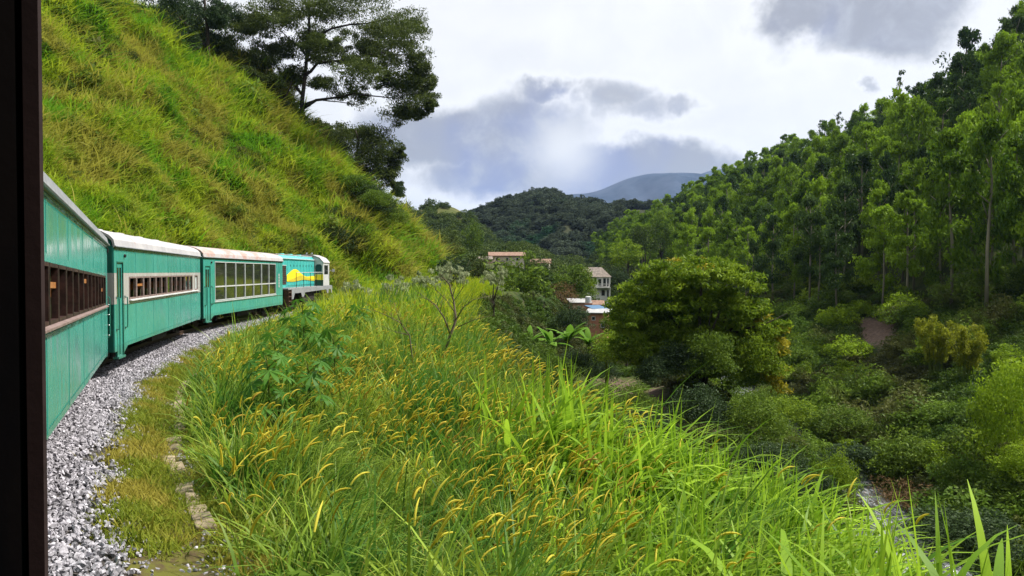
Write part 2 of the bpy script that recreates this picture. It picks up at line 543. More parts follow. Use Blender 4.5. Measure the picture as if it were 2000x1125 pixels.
# ------------------------------------------------------------------ materials
def land_colour(t, base, tcn):
    g = t.new('ShaderNodeNewGeometry'); pos = g.outputs['Position']
    u = t.new('ShaderNodeAttribute', attribute_name='offset').outputs['Fac']
    sc = t.new('ShaderNodeAttribute', attribute_name='dirt').outputs['Fac']
    n1 = t.noise(pos, .35, 6, .6); n2 = t.noise(pos, 3.0, 6, .65)
    green = t.mix(t.step(n1, .35, .65), (.018, .034, .008), (.055, .075, .016))
    soil = t.mix(t.step(n2, .3, .7), (.03, .021, .013), (.085, .062, .034))
    c = t.mix(t.step(n2, .52, .68), green, soil)
    moss = t.mix(t.step(t.noise(pos, 2.6, 7, .7), .40, .58), (.10, .10, .02), (.075, .052, .03))
    un = t.math('ADD', u, t.math('MULTIPLY', t.math('SUBTRACT', n1, .5), .7))
    c = t.mix(t.step(un, 3.3, 2.9), c, moss)
    grit = t.mix(t.step(t.noise(pos, 16, 4, .7), .35, .65), (.035, .03, .028), (.17, .155, .15))
    um = t.math('ADD', u, t.math('MULTIPLY', t.math('SUBTRACT', t.noise(pos, 1.2, 4), .5), .9))
    c = t.mix(t.step(um, 2.35, 2.05), c, grit)
    c = t.mix(t.step(u, -2.4, -2.9), c, green)
    dirt = t.mix(t.step(n2, .3, .7), (.08, .055, .042), (.165, .115, .09))
    return t.mix(t.step(t.math('ADD', sc, t.math('MULTIPLY', t.math('SUBTRACT', n2, .5), .8)), .35, .6), c, dirt)
M_LAND = pbr('land', (.05, .08, .02), rough=.95, spec=.1, bump=.5, bscale=2.5, extra=land_colour)
M_STONE = pbr('ballast_stone', (.21, .20, .22), (.48, .46, .51), scale=.9, rough=.85, bump=.3, bscale=30)
M_STONE.node_tree.nodes  # tone per stone below
def tone_by_instance(m, lo=.55, hi=1.35):
    t = NT(m.node_tree); p = t.n['Principled BSDF']
    src = p.inputs['Base Color'].links[0].from_socket if p.inputs['Base Color'].links else None
    oi = t.new('ShaderNodeObjectInfo')
    k = t.step(oi.outputs['Random'], 0, 1, lo, hi)
    comb = t.new('ShaderNodeCombineXYZ')
    for i in range(3): t.put(comb.inputs[i], k)
    c = t.mix(1.0, src if src else tuple(p.inputs['Base Color'].default_value)[:3], comb.outputs[0], 'MULTIPLY')
    t.put(p.inputs['Base Color'], c)
tone_by_instance(M_STONE)
M_KERB = pbr('kerb_stone', (.19, .15, .10), (.34, .27, .18), scale=7, rough=.9, bump=.6, bscale=25)
tone_by_instance(M_KERB, .75, 1.2)
M_RAIL = pbr('rail_steel', (.05, .035, .028), (.10, .06, .04), scale=20, rough=.6, metal=.4)
M_SLEEPER = pbr('sleeper_wood', (.028, .022, .018), (.075, .055, .04), scale=9, rough=.9, bump=.5, streak=(1, 8, 8))

def grime(t, base, tcn):
    v = t.vmath('MULTIPLY', tcn.outputs['Object'], (1.6, 1.6, .28))
    n = t.noise(v, 3.2, 6, .65)
    c = t.mix(t.math('MULTIPLY', t.step(n, .52, .75), .45), base, (.10, .30, .30))
    n2 = t.noise(t.vmath('MULTIPLY', tcn.outputs['Object'], (3, 3, .15)), 4, 5, .7)
    c = t.mix(t.math('MULTIPLY', t.step(n2, .60, .74), .30), c, (.20, .42, .40))
    sz = t.new('ShaderNodeSeparateXYZ'); t.put(sz.inputs[0], tcn.outputs['Object'])
    dirt = t.math('MULTIPLY', t.step(t.math('ADD', sz.outputs[2], t.math('MULTIPLY', t.math('SUBTRACT', n, .5), .5)), .75, .40), .5)
    return t.mix(dirt, c, (.07, .12, .09))
def paint(name, c1, c2, **k):
    m = pbr(name, c1, c2, scale=.7, lo=.3, hi=.7, **k)
    t = NT(m.node_tree); p = t.n['Principled BSDF']
    tcn = t.new('ShaderNodeTexCoord')
    # gloss wears off in vertical streaks, panels are slightly wavy
    n = t.noise(t.vmath('MULTIPLY', tcn.outputs['Object'], (1.6, 1.6, .3)), 3, 5, .65)
    t.put(p.inputs['Roughness'], t.step(n, .35, .7, .12, .34))
    b = t.new('ShaderNodeBump'); b.inputs['Strength'].default_value = .2; b.inputs['Distance'].default_value = .012
    t.put(b.inputs['Height'], t.noise(tcn.outputs['Object'], 1.7, 3, .5)); t.l.new(b.outputs[0], p.inputs['Normal'])
    return m
M_TEAL = paint('teal_paint', (.040, .285, .235), (.058, .345, .285), spec=.55, extra=grime)
M_TEAL_D = paint('dark_teal_paint', (.018, .12, .095), (.03, .16, .125), spec=.4)
M_GREYBAND = paint('pale_grey_paint', (.44, .42, .42), (.52, .49, .48), spec=.5)
M_LOCO = paint('turquoise_paint', (.055, .43, .42), (.075, .50, .47), spec=.5, extra=lambda t, b, tc: t.mix(
    t.math('MULTIPLY', t.step(t.noise(t.vmath('MULTIPLY', tc.outputs['Object'], (4, 4, .35)), 3.5, 5, .7), .56, .68), .55), b, (.05, .16, .16)))
M_ROOF = pbr('pale_roof', (.38, .37, .39), (.48, .465, .48), scale=1.2, rough=.5, bump=.15, extra=lambda t, b, tc: t.mix(
    t.math('MULTIPLY', t.step(t.noise(t.vmath('MULTIPLY', tc.outputs['Object'], (1.4, 1, 1)), 1.1, 7, .7), .56, .74), .6), b, (.38, .22, .17)))
M_ROOF2 = pbr('rusty_roof', (.41, .38, .38), (.48, .45, .45), scale=1.2, rough=.5, bump=.15, extra=lambda t, b, tc: t.mix(
    t.math('MULTIPLY', t.step(t.noise(t.vmath('MULTIPLY', tc.outputs['Object'], (.8, 1, 1)), 1.0, 7, .7), .47, .62), .7), b, (.42, .21, .16)))
M_SASH = pbr('brown_sash', (.020, .009, .008), (.055, .024, .021), scale=9, rough=.5)
M_SASH_L = pbr('pale_sash', (.17, .115, .105), (.27, .20, .185), scale=9, rough=.5)
M_WHITE = pbr('white_metal', (.46, .47, .47), (.56, .57, .57), scale=5, rough=.45)
M_GREY = pbr('grey_metal', (.22, .23, .25), (.30, .31, .33), scale=5, rough=.5)
M_DARK = pbr('dark_iron', (.012, .011, .011), (.035, .028, .024), scale=7, rough=.8)
M_RUST = pbr('rusty_iron', (.05, .03, .02), (.13, .07, .04), scale=8, rough=.85)
M_CHROME = pbr('steel_rail', (.35, .4, .4), rough=.25, metal=.8)
M_WOODIN = pbr('varnished_wood', (.30, .11, .03), (.42, .17, .055), scale=6, rough=.4, streak=(1, 6, 6))
M_INNER = pbr('coach_lining', (.04, .034, .028), (.06, .05, .042), scale=4, rough=.7)
M_SEAT = pbr('seat_leather', (.06, .09, .03), (.10, .12, .05), scale=6, rough=.5)
M_GLASS = pbr('dark_glass', (.020, .022, .018), rough=.04, spec=.8)
M_FROST = pbr('frosted_glass', (.50, .55, .56), (.60, .65, .66), scale=6, rough=.3)
M_YELLOW = pbr('yellow_paint', (.86, .66, .02), (.92, .74, .04), scale=3, rough=.4)
M_OCHRE = pbr('ochre_paint', (.52, .42, .03), (.60, .48, .05), scale=3, rough=.4)
M_DGREEN = pbr('bottle_green_paint', (.015, .07, .05), rough=.4)
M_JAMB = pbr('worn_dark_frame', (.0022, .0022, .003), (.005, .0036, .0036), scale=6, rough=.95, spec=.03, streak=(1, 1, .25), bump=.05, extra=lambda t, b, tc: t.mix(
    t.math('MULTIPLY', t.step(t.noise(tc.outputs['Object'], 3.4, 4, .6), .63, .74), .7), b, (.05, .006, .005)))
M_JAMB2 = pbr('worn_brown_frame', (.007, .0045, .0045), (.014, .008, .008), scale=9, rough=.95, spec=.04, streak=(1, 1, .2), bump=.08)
M_EDGE = pbr('lit_frame_edge', (.05, .035, .035), (.09, .06, .06), scale=14, rough=.6)  # light on the frame's outer edge put into a paler colour
M_RUBBER = pbr('black_rubber', (.008, .008, .008), rough=.8)
M_BLUEP = pbr('pale_blue_letter', (.25, .5, .55), rough=.5)

M_HILLGRASS = leaf('hillside_grass_blade', (.075, .17, .009), (.40, .52, .026), .45, alt=[(.34, .41, .028), (.10, .27, .014), (.31, .285, .05)], alt_scale=.16, rnd=.45)
M_SEEDY = leaf('seedy_grass', (.36, .32, .05), (.52, .47, .12), .3, rnd=.4)
M_MOSS = leaf('verge_grass', (.10, .16, .012), (.26, .27, .025), .35, alt=[(.30, .25, .04)], alt_scale=.9, rnd=.5)
M_BLADE = leaf('tall_grass_blade', (.045, .11, .012), (.33, .47, .05), .45, alt=[(.30, .38, .035), (.06, .18, .02)], alt_scale=.30, rnd=.0, rough=.5, spec=.2)
M_BACKLIT = leaf('sunlit_grass_blade', (.26, .34, .012), (.56, .60, .03), .48, rnd=.0, alt=[(.20, .34, .014)], alt_scale=.4)  # paler copy of the tall blade: sunlight put into the colour
M_HEAD = leaf('bristly_seed_head', (.55, .44, .04), (.78, .70, .10), .40, alt=[(.46, .27, .06)], alt_scale=.5, lo=.55, hi=.66, rnd=0)
M_STEM = leaf('grass_stem', (.09, .13, .02), (.22, .22, .05), .2, rnd=0)
M_ELEPH = leaf('cane_grass_blade', (.075, .19, .008), (.42, .62, .045), .45, rnd=.25, rough=.5, spec=.15)
M_EUC = leaf('eucalyptus_leaf', (.020, .065, .007), (.27, .42, .022), .38, rnd=.62)
M_EUC_D = leaf('dark_eucalyptus_leaf', (.016, .045, .012), (.075, .13, .025), .28, rnd=.5)
M_OAK = leaf('broad_leaf', (.035, .085, .012), (.17, .25, .025), .35, rnd=.3)
M_OLIVE = leaf('olive_leaf', (.055, .12, .008), (.26, .36, .024), .40, rnd=.1)
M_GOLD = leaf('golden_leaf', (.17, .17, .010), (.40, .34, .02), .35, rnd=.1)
M_DARKLEAF = leaf('dark_leaf', (.016, .036, .014), (.065, .105, .036), .28, rnd=.3)
M_ACACIA = leaf('brown_green_leaf', (.030, .050, .010), (.105, .14, .028), .34, rnd=.2)
M_BUSH = leaf('bush_leaf', (.045, .105, .012), (.18, .28, .03), .36, rnd=.5, alt=[(.10, .10, .03)], alt_scale=.1)
M_SHRUBLOW = leaf('low_shrub_leaf', (.022, .058, .008), (.11, .175, .022), .33, rnd=.5, alt=[(.07, .075, .025)], alt_scale=.1)  # darker bush leaf: shade between the bushes put into the colour
M_LIME = leaf('lime_leaf', (.12, .22, .010), (.30, .42, .022), .40, rnd=.2)
M_BAMBOO = leaf('bamboo_leaf', (.15, .19, .010), (.34, .36, .025), .40, rnd=.2)
M_PALE = leaf('pale_drooping_leaf', (.17, .22, .10), (.42, .46, .27), .35, rnd=.2)
M_FAR = leaf('far_woodland_leaf', (.036, .052, .034), (.10, .128, .085), .2, rnd=.6, spec=.0, alt=[(.03, .11, .045)], alt_scale=.016, lo=.55, hi=.66)  # muted greens stand in for cloud shade over the middle hill
M_OLIVEFAR = leaf('far_dark_leaf', (.025, .055, .012), (.10, .14, .028), .25, rnd=.6)
M_BANANA = leaf('banana_leaf', (.10, .23, .02), (.26, .42, .06), .40, rnd=.4, rough=.6, spec=.1)
M_CASTOR = leaf('castor_leaf', (.05, .15, .015), (.12, .27, .035), .38, rnd=.5, rough=.5, spec=.15)
M_FROND = leaf('palm_frond', (.02, .06, .012), (.08, .15, .03), .3, rnd=.3)
M_DRY = leaf('dry_brush', (.09, .05, .025), (.24, .15, .06), .25, rnd=.3)
M_BARK = pbr('bark', (.022, .017, .013), (.055, .043, .033), scale=6, rough=.95, bump=.6, streak=(3, 3, .6))
M_PALEBARK = pbr('pale_bark', (.16, .145, .11), (.28, .25, .19), scale=5, rough=.9, streak=(3, 3, .4))
M_TWIG = pbr('bare_twig', (.075, .06, .042), (.15, .12, .08), scale=8, rough=.9)
M_WALL = pbr('white_wall', (.62, .61, .57), (.74, .73, .70), scale=1.0, rough=.85)
M_WALLW = pbr('cream_wall', (.50, .46, .37), (.60, .56, .47), scale=1.0, rough=.85)
M_BRICK = pbr('raw_brick_wall', (.34, .15, .09), (.44, .21, .13), scale=2, rough=.9)
M_PINK = pbr('pink_wall', (.56, .34, .26), (.64, .42, .33), scale=2, rough=.9)
M_TILE = pbr('clay_tile', (.16, .10, .075), (.30, .19, .14), scale=3, rough=.9)
M_TILE2 = pbr('weathered_tile', (.13, .11, .095), (.24, .20, .17), scale=2.5, rough=.9)
M_SHEET = pbr('pale_sheet_roof', (.30, .30, .31), (.42, .42, .42), scale=2, rough=.6)
M_BLUESH = pbr('blue_sheet_roof', (.07, .15, .26), rough=.6)
M_WINDOW = pbr('window_dark', (.015, .017, .02), rough=.15, spec=.6)
M_ROCK = pbr('rock', (.10, .085, .065), (.20, .17, .13), scale=4, rough=.9, bump=.5)

def water_mat():
    m = pbr('river_water', (.10, .11, .10), rough=.16, spec=.8)
    t = NT(m.node_tree); p = t.n['Principled BSDF']; tcn = t.new('ShaderNodeTexCoord')
    n = t.noise(t.vmath('MULTIPLY', tcn.outputs['Object'], (1.8, .8, 1)), 2.2, 6, .7)
    b = t.new('ShaderNodeBump'); b.inputs['Strength'].default_value = 1; b.inputs['Distance'].default_value = .12
    t.put(b.inputs['Height'], n); t.l.new(b.outputs[0], p.inputs['Normal'])
    t.put(p.inputs['Base Color'], t.mix(t.step(t.noise(t.vmath('MULTIPLY', tcn.outputs['Object'], (2.2, .7, 1)), 1.3, 6, .7), .46, .64), (.07, .08, .075), (.46, .48, .50)))
    return m
M_WATER = water_mat()

# ------------------------------------------------------------------ the land: one sheet to the horizon
def axis(*spans):
    out = []
    for a, b, st in spans: out += list(np.arange(a, b, st))
    return np.array(out + [spans[-1][1]])
gx = axis((-5000, -800, 300), (-800, -200, 40), (-200, -64, 8), (-64, -22, 1.0), (-22, 30, .45), (30, 112, 1.1), (112, 220, 9), (220, 800, 40), (800, 5000, 300))
gy = axis((-1500, -200, 100), (-200, -24, 8), (-24, 4, .9), (4, 66, .5), (66, 130, .9), (130, 260, 2.2), (260, 560, 8), (560, 900, 30), (900, 9000, 300))
GX, GY = np.meshgrid(gx, gy)
GU = uv_of(GX, GY).reshape(GX.shape)
GZ = H(GX, GY, GU)
GZ = GZ - .10 * ((np.abs(GU) < 2.0))
ny, nx = GX.shape
ii = np.arange(ny * nx).reshape(ny, nx)
quads = np.stack([ii[:-1, :-1], ii[:-1, 1:], ii[1:, 1:], ii[1:, :-1]], -1).reshape(-1, 4)
me = mesh_np('ground', np.stack([GX, GY, GZ], -1).reshape(-1, 3), [quads], M_LAND, smooth=True)
def vattr(me, name, v):
    a = me.attributes.new(name, 'FLOAT', 'POINT'); a.data.foreach_set('value', np.ravel(v).astype(np.float32))
vattr(me, 'offset', np.where(GY < 170, GU, 50))
d_sc = on_land(1712, 640, 30, 160); SC = world(1712, 640, d_sc)
d_y = 62; YC = world(1195, 775, d_y)
dirt = 1.0 * np.exp(-(((GX - SC.x) - .35 * (GY - SC.y)) / 2.4) ** 2 - ((GY - SC.y) / 9) ** 2)
dirt += 1.1 * np.exp(-((GX - 8.5) / 4.0) ** 2 - ((GY - 63) / 8) ** 2)
vattr(me, 'dirt', dirt)
ground = tag(link('ground', me), kind='structure')

# river: a ribbon of water along the valley floor
ys = np.arange(-60, 260, 2.0)
wz = np.interp(ys, [-100, 40, 70, 100, 130, 200, 350], [-13.5, -12.6, -12, -9.5, -7.5, -3, 5]) - .55
rxs = river_x(ys)
V = np.concatenate([np.stack([rxs - 3.6, ys, wz], 1), np.stack([rxs + 3.6, ys, wz], 1)])
n = len(ys); k = np.arange(n - 1)
me = mesh_np('river', V, [np.stack([k, k + n, k + n + 1, k + 1], 1)], M_WATER, smooth=True)
tag(link('river', me), kind='structure')


def ridge(name, px, Y, base, depth, mat, rough_amp, front=.6, fold=.01, seed=0, xn=150, yn=46, kind='structure', scale=1.0):
    """hill whose skyline passes the given photo pixels at distance Y"""
    px = np.array(px, float); X = (px[:, 0] - 1000) / F * Y; Z = CAM_Z + (531 - px[:, 1]) / F * Y
    xs = np.linspace(X[0], X[-1], xn); top = np.interp(xs, X, Z)
    ker = np.ones(5) / 5; top = np.convolve(np.pad(top, 2, 'edge'), ker, 'valid')
    tt = np.linspace(0, 1, yn)
    XX, TT = np.meshgrid(xs, tt)
    prof = np.where(TT < front, np.sin(np.clip(TT / front, 0, 1) * math.pi / 2) ** 1.15, np.cos((TT - front) / (1 - front) * math.pi / 2))
    YY = Y + (TT - front) * depth
    w = np.clip(prof * (1 - prof) * 4, 0, 1)
    nz = fbm(XX * fold + seed, YY * fold * .45 + seed, 5)
    nz2 = 1 - np.abs(fbm(XX * fold * 1.4 + seed + 40, YY * fold * .3, 4))
    ZZ = base + (top[None, :] - base) * prof + w * rough_amp * (nz * .6 + nz2 - .7)
    i = np.arange(xn * yn).reshape(yn, xn)
    q = np.stack([i[:-1, :-1], i[:-1, 1:], i[1:, 1:], i[1:, :-1]], -1).reshape(-1, 4)
    o = link(name, mesh_np(name, np.stack([XX, YY, ZZ], -1).reshape(-1, 3), [q], mat, smooth=True))
    tag(o, kind=kind)
    return XX, YY, ZZ
M_MOUNT = pbr('hazy_mountain_slope', (.016, .030, .050), (.05, .066, .095), scale=.002, rough=.95, spec=.05, lo=.42, hi=.60)  # bluish base: part of the distance haze put into the slope colour
M_MIDHILL = pbr('wooded_hill_ground', (.018, .024, .016), (.05, .055, .03), scale=.05, rough=.95, spec=.05)
M_OLIVEHILL = pbr('grassy_hill', (.060, .075, .022), (.13, .12, .045), scale=.05, rough=.95, spec=.05)
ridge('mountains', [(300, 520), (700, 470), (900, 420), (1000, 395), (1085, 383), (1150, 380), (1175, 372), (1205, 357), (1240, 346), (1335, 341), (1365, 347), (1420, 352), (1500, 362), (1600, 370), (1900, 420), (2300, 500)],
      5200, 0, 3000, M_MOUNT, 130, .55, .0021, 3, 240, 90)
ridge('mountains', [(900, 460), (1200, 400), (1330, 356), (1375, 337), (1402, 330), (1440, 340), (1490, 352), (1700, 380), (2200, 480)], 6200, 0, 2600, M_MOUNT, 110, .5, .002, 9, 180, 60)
MID = ridge('hills', [(700, 520), (860, 455), (905, 436), (945, 423), (990, 402), (1030, 393), (1060, 387), (1095, 389), (1112, 405), (1180, 408), (1300, 412), (1420, 420), (1600, 450), (1800, 500)],
            520, -8, 330, M_MIDHILL, 15, .62, .018, 5, 160, 60)
OLV = ridge('hills', [(560, 520), (640, 470), (720, 440), (790, 420), (832, 410), (852, 405), (872, 403), (892, 408), (912, 421), (935, 446), (970, 480), (1020, 515)],
            400, -8, 210, M_OLIVEHILL, 4, .6, .02, 21, 120, 50)

# ------------------------------------------------------------------ the railway
trk = thing('railway_track', 'single line of rusty rails on dark sleepers curving beneath the train', 'railway track')
sm = MB().box(-.95, .95, -.11, .11, -.30, -.145).mesh('sleeper', M_SLEEPER)
s0 = S_CAM - 3
for i in range(130):
    s = s0 + i * .62
    p, a = at_s(s)
    o = link('sleeper', sm, trk)
    o.location = (p[0], p[1], float(track_z(p[1])) + random.uniform(-.006, .006)); o.rotation_euler = (0, 0, a - math.pi / 2 + random.uniform(-.02, .02))
RAILP = [(-.055, -.143), (.055, -.143), (.055, -.125), (.012, -.11), (.012, -.04), (.034, -.03), (.034, 0), (-.034, 0), (-.034, -.03), (-.012, -.04), (-.012, -.11), (-.055, -.125)]
ss = np.arange(S_CAM - 14, S_CAM + 110, 1.0)
for side in (-.535, .535):
    c, a = at_s(ss, np.full(len(ss), side)); z = track_z(c[:, 1])
    vs = []; fs = []; m = len(RAILP)
    for k in range(len(ss)):
        for (dx, dz) in RAILP:
            vs.append((c[k, 0] + math.sin(a[k]) * dx, c[k, 1] - math.cos(a[k]) * dx, z[k] + dz))
    for k in range(len(ss) - 1):
        for j in range(m):
            fs.append((k * m + j, k * m + (j + 1) % m, (k + 1) * m + (j + 1) % m, (k + 1) * m + j))
    MB().add(vs, fs).build('rail', M_RAIL, trk)

# ballast stones, poured each on its own
def rock_meshes(nv, mat, flat=.7):
    out = []
    for v in range(nv):
        rg = np.random.default_rng(50 + v)
        P = unit(rg.normal(size=(11, 3))) * rg.uniform(.75, 1.1, (11, 1)) * np.array([1, .8, flat])
        import bmesh
        bm = bmesh.new(); vv = [bm.verts.new(p) for p in P]
        r = bmesh.ops.convex_hull(bm, input=vv)
        bmesh.ops.delete(bm, geom=list(set(r['geom_interior']) | set(r['geom_unused'])), context='VERTS')
        m = bpy.data.meshes.new('stone'); bm.to_mesh(m); bm.free(); m.materials.append(mat); out.append(m)
    return out
variants('ballast_stone', rock_meshes(7, M_STONE))
def along(n, s_lo, s_hi, u_lo, u_hi, power=1.0):
    s = S_CAM + s_lo + (s_hi - s_lo) * rng.uniform(0, 1, n) ** power
    u = rng.uniform(u_lo, u_hi, n)
    p, a = at_s(s, u)
    return p[:, 0], p[:, 1], u, s
X, Y, U, S = along(52000, 4, 62, .62, 2.75, 1.25)
edge_u = 2.0 + .32 * fbm(X * .8, Y * .8, 3)
keep = rng.uniform(0, 1, len(U)) < np.where(U < edge_u, 1.0, np.exp(-(U - edge_u) * 7))
X, Y, U = X[keep], Y[keep], U[keep]
hump = .16 * sstep(U, 2.3, 1.2)
Z = H(X, Y, U) + hump - .10 * (U < 2.0) * 0 + rng.uniform(-.015, .03, len(X))
sz = rng.uniform(.022, .050, len(X)) * np.where(rng.uniform(0, 1, len(X)) < .08, 1.45, 1)
rot = rng.uniform(-3.1, 3.1, (len(X), 3)) * np.array([.5, .5, 1])
scatter('ballast_gravel', 'ballast_stone', np.stack([X, Y, Z], 1), rot, sz, 'pale grey crushed stone ballast spread beside the coaches', 'gravel')
# the bed of the ballast under the stones
su = np.linspace(S_CAM - 6, S_CAM + 75, 160); uu = np.array([-2.3, -1.4, -.6, 0, .6, 1.2, 1.75, 2.3])
hh = np.array([-.42, -.22, -.19, -.19, -.19, -.20, -.30, -.42])
SS, UU = np.meshgrid(su, uu, indexing='ij'); c, a = at_s(SS.ravel(), UU.ravel())
Zb = track_z(c[:, 1]) + np.tile(hh, len(su)) + .02 * fbm(c[:, 0] * 2, c[:, 1] * 2, 3)
i = np.arange(len(su) * len(uu)).reshape(len(su), len(uu))
me = mesh_np('track_bed', np.stack([c[:, 0], c[:, 1], Zb], 1), [np.stack([i[:-1, :-1], i[:-1, 1:], i[1:, 1:], i[1:, :-1]], -1).reshape(-1, 4)],
             pbr('track_bed', (.025, .022, .02), (.10, .09, .085), scale=9, rough=.95, bump=.8, bscale=22), smooth=True)
tag(link('track_bed', me), kind='structure')

# kerb of worn stones along the verge
kb = thing('stone_kerb', 'crumbling kerb of worn tan stones edging the grassy verge beside the ballast', 'kerb')
s = S_CAM + 9.5
kr = random.Random(4)
while s < S_CAM + 34:
    ln = kr.uniform(.42, .75)
    u = 3.02 + .12 * math.sin(s * .7) + kr.uniform(-.03, .03)
    p, a = at_s(s + ln / 2, u)
    z = h1(p[0], p[1])
    b = MB(); w = kr.uniform(.09, .14)
    j = lambda m=.025: kr.uniform(-m, m)
    l2 = ln / 2 - .012
    b.add([(-l2 + j(), -w + j(), -.3), (l2 + j(), -w + j(), -.3), (l2 + j(), w + j(), -.3), (-l2 + j(), w + j(), -.3),
           (-l2 + j(), -w + j(), j()), (l2 + j(), -w + j(), j()), (l2 + j(), w + j(), j()), (-l2 + j(), w + j(), j()), ],
          [(3, 2, 1, 0), (4, 5, 6, 7), (0, 1, 5, 4), (1, 2, 6, 5), (2, 3, 7, 6), (3, 0, 4, 7)])
    o = b.build('stone', M_KERB, kb, bevel=.025); o.location = (p[0], p[1], z + kr.uniform(.03, .09)); o.rotation_euler = (j(.05), j(.05), a + j(.06))
    s += ln + kr.choice([.01, .02, .03, .5, .9 if kr.random() < .4 else .02])

# ------------------------------------------------------------------ the train
def roof_profile(w, z0, zc, n=14):
    out = []
    for k in range(n + 1):
        t = math.pi * k / n
        out.append((w * math.cos(t), z0 + (zc - z0) * math.sin(t) ** .75))
    return out
def shell(b, prof, x0, x1, th):
    """curved sheet along x with thickness"""
    inner = [(y * (1 - th / 1.4), z - th) for y, z in prof]
    b.prism(prof + inner[::-1], x0, x1, 0)

def gangway_end(root, x, sgn, L, band):
    b = MB(); e = .05
    x0, x1 = (x, x + e) if sgn > 0 else (x - e, x)
    b.box(x0, x1, -1.36, -.45, .5, 3.2).box(x0, x1, .45, 1.36, .5, 3.2).box(x0, x1, -.45, .45, 2.45, 3.2)
    prof = roof_profile(1.35, 3.2, 3.70)
    b.prism(prof, x0, x1, 0)
    b.build('end_wall', M_TEAL_D, root)
    if band:
        xa, xb = (x0 - .004, x0 + .01) if sgn > 0 else (x1 - .01, x1 + .004)
        MB().box(xa, xb, -1.355, -.47, 1.72, 2.52).build('end_band', M_GREYBAND, root)
    g = MB()
    xa, xb = (x - .33, x) if sgn > 0 else (x, x + .33)
    for k in range(5):
        x_ = xa + k * .066
        d = .03 * (k % 2)
        g.box(x_, x_ + .05, -.62 + d, -.5 + d, .9, 2.6 - d).box(x_, x_ + .05, .5 - d, .62 - d, .9, 2.6 - d).box(x_, x_ + .05, -.5 + d, .5 - d, 2.5 - d, 2.6 - d)
    g.build('gangway_bellows', M_RUBBER, root)
    c = MB().box(xa - .02 if sgn > 0 else xa, xb if sgn > 0 else xb + .02, -.12, .12, .45, .62)
    c.build('coupler', M_DARK, root)

WHEEL = MB()
def wheel_mesh():
    b = MB(); n = 20; prof = [(.0, -.03), (.30, -.03), (.34, -.055), (.39, -.055), (.42, .045), (.36, .055), (.32, .02), (0, .04)]
    vs = []; fs = []
    for k in range(n):
        w = 2 * math.pi * k / n
        for r, y in prof: vs.append((r * math.cos(w), y, r * math.sin(w)))
    m = len(prof)
    for k in range(n):
        for j in range(m - 1): fs.append((k * m + j, k * m + j + 1, ((k + 1) % n) * m + j + 1, ((k + 1) % n) * m + j))
    return b.add(vs, fs).mesh('wheel', M_RAIL)
WM = wheel_mesh()
def bogie(root, x, wb=.95, mat=M_DARK):
    g = MB()
    for y in (-.82, .82):
        g.box(x - wb - .35, x + wb + .35, y - .06, y + .06, .38, .52)
        for dx in (-wb, wb):
            g.box(x + dx - .13, x + dx + .13, y - .09 if y < 0 else y - .07, y + .07 if y < 0 else y + .09, .24, .56)
        for dx in (-.25, 0, .25): g.tube([(x + dx, y, .2), (x + dx, y, .55)], .07, 8)
        g.box(x - .4, x + .4, y - .05, y + .05, .14, .2)
    g.box(x - .15, x + .15, -.76, .76, .36, .5)
    bg = g.build('bogie', mat, root)
    for dx in (-wb, wb):
        for y in (-.535, .535):
            o = link('wheel', WM, bg); o.location = (x + dx, y, .42)
            if y < 0: o.rotation_euler = (0, 0, math.pi)
    return bg

